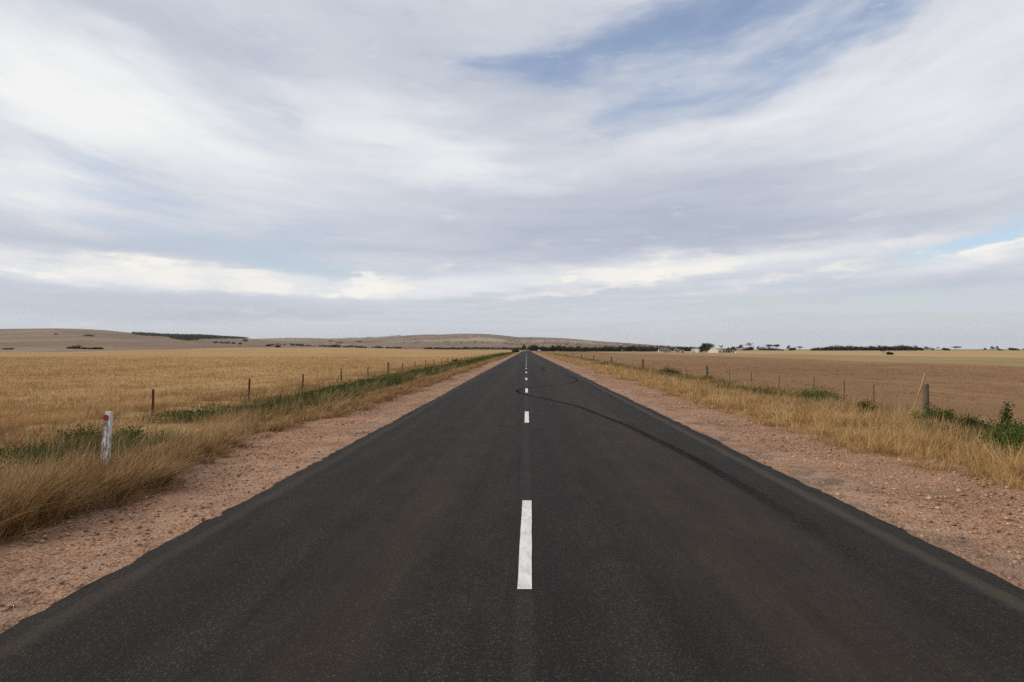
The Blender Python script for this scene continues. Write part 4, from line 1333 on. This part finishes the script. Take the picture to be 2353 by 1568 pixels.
# thin scrub along the crest of the far range and on its flanks
n = 420
px = np.concatenate([rng.uniform(868, 1000, 110), rng.uniform(690, 870, 30), rng.uniform(1000, 1720, 280)])
d = np.concatenate([rng.uniform(5250, 5560, 110), rng.uniform(4900, 5500, 30), rng.uniform(2300, 5000, 280)])
xs = at(px, d)
zz = gz(xs, d)
i = np.repeat(np.arange(n), 8)
g = rng.normal(size=(len(i), 3))
c = np.stack([xs[i] + g[:, 0] * 9.0, d[i] + g[:, 1] * 5, zz[i] + 3.6 + 2.2 * g[:, 2]], 1)
tag(leaves('hill_scrub', c, rng.uniform(2.5, 5.5, len(i)), M_CR[1], None, 0.1), kind='stuff')

# ------------------------------------------------------------------ the farm
def sheet_mat(name, c, rib=(5.0, 0, 0), rough=0.5, var=0.1):
    m, nb, nt = material(name)
    v = nb.node('ShaderNodeTexCoord').outputs['Object']
    x, y, z = nb.sep(v)
    w = nb.m('SINE', nb.m('MULTIPLY', nb.m('ADD', nb.m('MULTIPLY', x, rib[0]), nb.m('MULTIPLY', y, rib[1])), 6.283))
    f = nb.noise(nb.vm('MULTIPLY', v, (1, 1, 0.3)), 0.9, 5, 0.6)
    col = nb.mix(f, tuple(k * (1 - var) for k in c), tuple(min(0.85, k * (1 + var)) for k in c))
    return finish(m, nb, nt, principled(nb, col, rough, 0.3, bump(nb, w, 0.3, 0.03)))


M_WHITE = sheet_mat("cream_sheet_metal", (0.72, 0.66, 0.58), (3, 0, 0), 0.6)
M_ZINC = sheet_mat("grey_corrugated_iron", (0.36, 0.36, 0.37), (0, 3, 0), 0.5)
M_ZINC_L = sheet_mat("pale_corrugated_iron", (0.52, 0.51, 0.50), (3, 0, 0), 0.5)
M_DARKROOF = sheet_mat("dark_roof_iron", (0.10, 0.095, 0.095), (0, 3, 0), 0.6)
M_GREENSHED = sheet_mat("grey_green_sheet", (0.15, 0.17, 0.16), (3, 0, 0), 0.6)
M_BLUESHED = sheet_mat("blue_grey_sheet", (0.30, 0.36, 0.38), (3, 0, 0), 0.6)
M_DARK = simple_mat("dark_opening", (0.03, 0.028, 0.027), 0.9, 0.2)
M_TAN = simple_mat("tan_render", (0.36, 0.26, 0.17), 0.9, 0.2, 2)
M_WALL = simple_mat("white_render", (0.70, 0.66, 0.58), 0.8, 0.12, 1.5)
M_GLASS = simple_mat("dark_window_glass", (0.045, 0.05, 0.055), 0.15, 0.2, 2, 0.5)


def place(name, px, d, label, cat, rz=0.0, group=None):
    x = at(px, d)
    return tag(empty(name, (x, d, float(gz(x, d)) - 0.03), rz), label, cat, group)


FB = 'farm buildings behind the brown paddock'
# white shed with a round roof; its end wall faces the road, its long side falls away to the right
D = 560
b = place('arched_shed', 1781.5, D, "white arched farm shed with a bright rounded end wall beside the big dark tree", 'shed', math.radians(-24), FB)
W, H_ = 7.1, 3.65
arc = [(-W / 2, 0.0)] + [(-W / 2 * math.cos(t), 0.25 * H_ + 0.75 * H_ * math.sin(t)) for t in np.linspace(0.0, math.pi, 25)] + [(W / 2, 0.0)]
m_ = MB(); m_.prism(arc, 0.0, 0.12); m_.build('end_wall', M_WHITE, b)
m_ = MB()
arc2 = [(x * 1.012, z * 1.012) for x, z in arc]
n_ = len(arc2)
m_.add([(x, -0.10, z) for x, z in arc2] + [(x, 11.5, z) for x, z in arc2], [(k, k + 1, n_ + k + 1, n_ + k) for k in range(n_ - 1)])
m_.build('roof', M_ZINC, b, True)
m_ = MB(); m_.prism(arc, 11.3, 11.42); m_.build('back_wall', M_ZINC, b)
dr = MB(); dr.box(-1.55, 1.55, -0.05, -0.008, 0.02, 2.5); dr = dr.build('sliding_door', M_WHITE, b)
m_ = MB(); m_.box(-1.6, 3.2, -0.09, -0.052, 2.5, 2.58); m_.build('door_rail', M_ZINC, b)
m_ = MB(); m_.box(-W / 2 - 1.1, -W / 2 - 0.1, 0.4, 2.6, 0.0, 0.95); m_.prism([(-W / 2 - 1.15, 0.95), (-W / 2 - 0.05, 0.95), (-W / 2 - 0.05, 1.35)], 0.35, 2.65)
m_.build('lean_to', M_WHITE, b)
for yy_ in (2.2, 5.4, 8.6):
    m_ = MB(); m_.box(W / 2 * 1.02 + 0.002, W / 2 * 1.02 + 0.04, yy_, yy_ + 1.1, 0.45, 1.0)
    m_.build('side_vent', M_DARK, b)
# grey gable shed
b = place('gable_shed', 1735.5, D + 8, "pale grey gable shed with a shaded right wall, left of the big dark tree", 'shed', math.radians(-20), FB)
W, H_, R = 6.0, 2.7, 3.45
m_ = MB(); m_.prism([(-W / 2, 0), (W / 2, 0), (W / 2, H_), (0, R), (-W / 2, H_)], 0, 0.1); m_.build('front_wall', M_ZINC_L, b)
m_ = MB(); m_.box(W / 2 - 0.1, W / 2, 0.102, 8.0, 0, H_); m_.box(-W / 2, -W / 2 + 0.1, 0.102, 8.0, 0, H_); m_.build('side_wall', M_ZINC, b)
m_ = MB(); m_.prism([(-W / 2, 0), (W / 2, 0), (W / 2, H_), (0, R), (-W / 2, H_)], 8.0, 8.1); m_.build('back_wall', M_ZINC, b)
for s in (-1, 1):
    m_ = MB()
    m_.prism([(0.0, R + 0.02), (0.0, R + 0.10), (s * (W / 2 + 0.2), H_ + 0.03), (s * (W / 2 + 0.2), H_ - 0.05)], -0.2, 8.3)
    m_.build('roof_slope', M_ZINC, b)
m_ = MB(); m_.box(0.25, 2.3, -0.05, -0.006, 0.02, 2.3); m_.build('roller_door', M_WHITE, b)
m_ = MB(); m_.box(-2.3, -1.5, -0.04, -0.006, 0.02, 2.0); m_.build('door', M_ZINC, b)
m_ = MB(); m_.box(-0.6, 0.1, -1.3, -0.5, 0, 0.45); m_.build('trough', M_DARK, b)


# homestead with a long verandah
def house(px, d, label, L, H_, R, bays, rz, group=FB):
    b = place('farmhouse', px, d, label, 'house', rz, group)
    m_ = MB(); m_.box(-L / 2, L / 2, 2.0, 8.0, 0, H_); m_.build('wall', M_WALL, b)
    m_ = MB()
    e = 0.5
    m_.add([(-L / 2 - e, -0.1, H_ - 0.25), (L / 2 + e, -0.1, H_ - 0.25), (L / 2 + e, 8.5, H_), (-L / 2 - e, 8.5, H_), (-L / 2 + 2.6, 5.0, R), (L / 2 - 2.6, 5.0, R)],
           [(0, 1, 5, 4), (1, 2, 5), (2, 3, 4, 5), (3, 0, 4)])
    rf_ = m_.build('roof', M_DARKROOF, b)
    m_ = MB(); m_.box(-L * 0.2, -L * 0.2 + 0.7, 4.6, 5.3, R - 0.6, R + 0.8); m_.build('chimney', M_TAN, rf_)
    for k in range(bays + 1):
        x = -L / 2 + L * k / bays
        m_ = MB(); m_.box(x - 0.09, x + 0.09, 0.05, 0.23, 0, H_ - 0.27); m_.build('verandah_post', M_WHITE, b)
    for k in range(bays):
        x = -L / 2 + L * (k + 0.5) / bays
        if k == bays // 2:
            m_ = MB(); m_.box(x - 0.45, x + 0.45, 1.96, 1.997, 0.05, 2.05); m_.build('door', M_DARK, b)
        else:
            m_ = MB(); m_.box(x - 0.6, x + 0.6, 1.96, 1.997, 0.85, 2.0); f_ = m_.build('window', M_WHITE, b)
            m_ = MB(); m_.box(x - 0.5, x + 0.5, 1.945, 1.958, 0.95, 1.9); m_.build('pane', M_GLASS, f_)
    return b


house(1661, 600, "long low white farmhouse with a dark roof and verandah under the windbreak trees", 9.6, 2.6, 3.6, 6, math.radians(-6))
house(1691, 596, "smaller white farmhouse with a dark roof, right of the long low one", 5.0, 2.6, 3.5, 3, math.radians(-10))


def small_shed(name, px, d, label, W, H_, R, depth, mat, roof, rz):
    b = place(name, px, d, label, 'shed', rz, FB)
    m_ = MB(); m_.box(-W / 2, W / 2, 0, depth, 0, H_); m_.build('wall', mat, b)
    m_ = MB()
    m_.prism([(-W / 2 - 0.2, H_ + 0.01), (W / 2 + 0.2, H_ + 0.01), (0, R)], -0.2, depth + 0.2)
    m_.build('roof', roof, b)
    m_ = MB(); m_.box(-W * 0.18, W * 0.18, -0.05, -0.005, 0.03, min(2.0, H_ - 0.2)); m_.build('door', M_DARK, b)
    return b


small_shed('small_shed', 1704.5, 575, "small blue grey shed at the right end of the two white farmhouses", 2.7, 1.55, 2.3, 3.0, M_BLUESHED, M_BLUESHED, math.radians(-15))
small_shed('small_shed', 1807, 578, "tan walled outbuilding close behind the arched shed", 2.6, 2.6, 3.3, 4.0, M_TAN, M_DARKROOF, math.radians(-25))
small_shed('small_shed', 1819, 575, "grey green shed between two dark trees at the right of the farm", 2.6, 2.3, 2.9, 3.0, M_GREENSHED, M_DARKROOF, math.radians(-20))
small_shed('small_shed', 1830.5, 568, "pale grey shed last but one at the right end of the farm", 2.3, 1.9, 2.3, 3.0, M_ZINC, M_ZINC, math.radians(-20))
b = place('water_tank', 1836.8, 560, "low white water tank at the far right end of the farm", 'tank', 0, FB)
m_ = MB(); m_.tube([(0, 0, 0), (0, 0, 0.78)], 0.86, 20); m_.build('tank_wall', M_WHITE, b, False)
m_ = MB(); m_.tube([(0, 0, 0.782), (0, 0, 0.95)], [0.90, 0.12], 20); m_.build('tank_lid', M_ZINC_L, b, False)

# plain pale board standing in the verge near the gap
b = place('roadside_board', 1347.5, 540, "small pale board on two legs in the grass right of the road gap", 'sign')
m_ = MB(); m_.box(-1.15, 1.15, -0.03, 0.03, 0.75, 1.75); m_.build('board', M_ZINC_L, b)
for s in (-0.8, 0.8):
    m_ = MB(); m_.box(s - 0.05, s + 0.05, 0.035, 0.13, -0.2, 1.7); m_.build('leg', M_TIMB, b)

# ------------------------------------------------------------------ oncoming car far down the road, in its own lane
M_CAR = simple_mat("silver_car_paint", (0.22, 0.22, 0.23), 0.3, 0.05, 1, 0.5, 0.3)
M_TYRE = simple_mat("black_rubber", (0.02, 0.02, 0.02), 0.9, 0.2, 8)
M_LAMP = simple_mat("clear_lamp_glass", (0.75, 0.75, 0.74), 0.1, 0.05, 2, 0.5)
dcar = 590.0
cx = float(road_x(dcar)) + 1.75
car = tag(empty('oncoming_car', (cx, dcar, 0.005)), "distant oncoming car on the road near the vanishing point", 'car')
sec = [(-2.15, .82, .42, .62), (-2.0, .86, .30, .80), (-1.2, .90, .24, .95), (-0.75, .90, .24, 1.02), (1.0, .90, .24, 1.05), (1.9, .88, .28, 1.02), (2.15, .82, .40, .85)]
v, f = [], []
for y, hw, zb, zt in sec:
    v += [(-hw * .9, y, zb), (hw * .9, y, zb), (hw, y, zb + .2), (hw, y, zt - .12), (hw * .88, y, zt), (-hw * .88, y, zt), (-hw, y, zt - .12), (-hw, y, zb + .2)]
for i in range(len(sec) - 1):
    for k in range(8):
        f.append((i * 8 + k, i * 8 + (k + 1) % 8, (i + 1) * 8 + (k + 1) % 8, (i + 1) * 8 + k))
f += [tuple(range(7, -1, -1)), tuple(48 + k for k in range(8))]
m_ = MB(); m_.add(v, f); body = m_.build('body', M_CAR, car, False)
cab = [(-0.72, .80, 1.0), (-0.10, .66, 1.47), (1.05, .66, 1.50), (1.75, .78, 1.03)]
m_ = MB()
m_.add([(s * hw, y, z) for y, hw, z in cab for s in (-1, 1)], [(0, 1, 3, 2), (4, 5, 7, 6), (0, 2, 4, 6), (7, 5, 3, 1)])
m_.build('windows', M_GLASS, car)
m_ = MB(); m_.box(-.67, .67, -0.12, 1.08, 1.475, 1.53); m_.build('roof', M_CAR, car)
m_ = MB(); m_.box(-.5, .5, -2.19, -2.16, .45, .60); m_.build('grille', M_DARK, car)
for s in (-1, 1):
    m_ = MB(); m_.box(s * .72 - .14, s * .72 + .14, -2.17, -2.08, .60, .74); m_.build('headlight', M_LAMP, car)
    m_ = MB(); m_.box(s * .98 - .09, s * .98 + .09, -.62, -.50, .98, 1.10); m_.build('mirror', M_CAR, car)
    for y in (-1.35, 1.35):
        m_ = MB(); m_.tube([(s * .74, y, .33), (s * .92, y, .33)], .33, 16); wh = m_.build('wheel', M_TYRE, car)
        m_ = MB(); m_.tube([(s * .915, y, .33), (s * .93, y, .33)], .20, 12); m_.build('rim', M_LAMP, wh)

# ------------------------------------------------------------------ the air between here and the hills
HAZE = 0.00003
mb = MB()
mb.box(-12500, 12500, -300, 8900, -45, 140)
m, nb, nt = material("thin_air")
vol = nb.node('ShaderNodeVolumePrincipled')
vol.inputs['Color'].default_value = (0.90, 0.94, 1.0, 1)
vol.inputs['Density'].default_value = HAZE
vol.inputs['Anisotropy'].default_value = 0.2
out = nb.node('ShaderNodeOutputMaterial')
nt.links.new(vol.outputs[0], out.inputs['Volume'])
tag(mb.build('haze', m), kind='stuff')
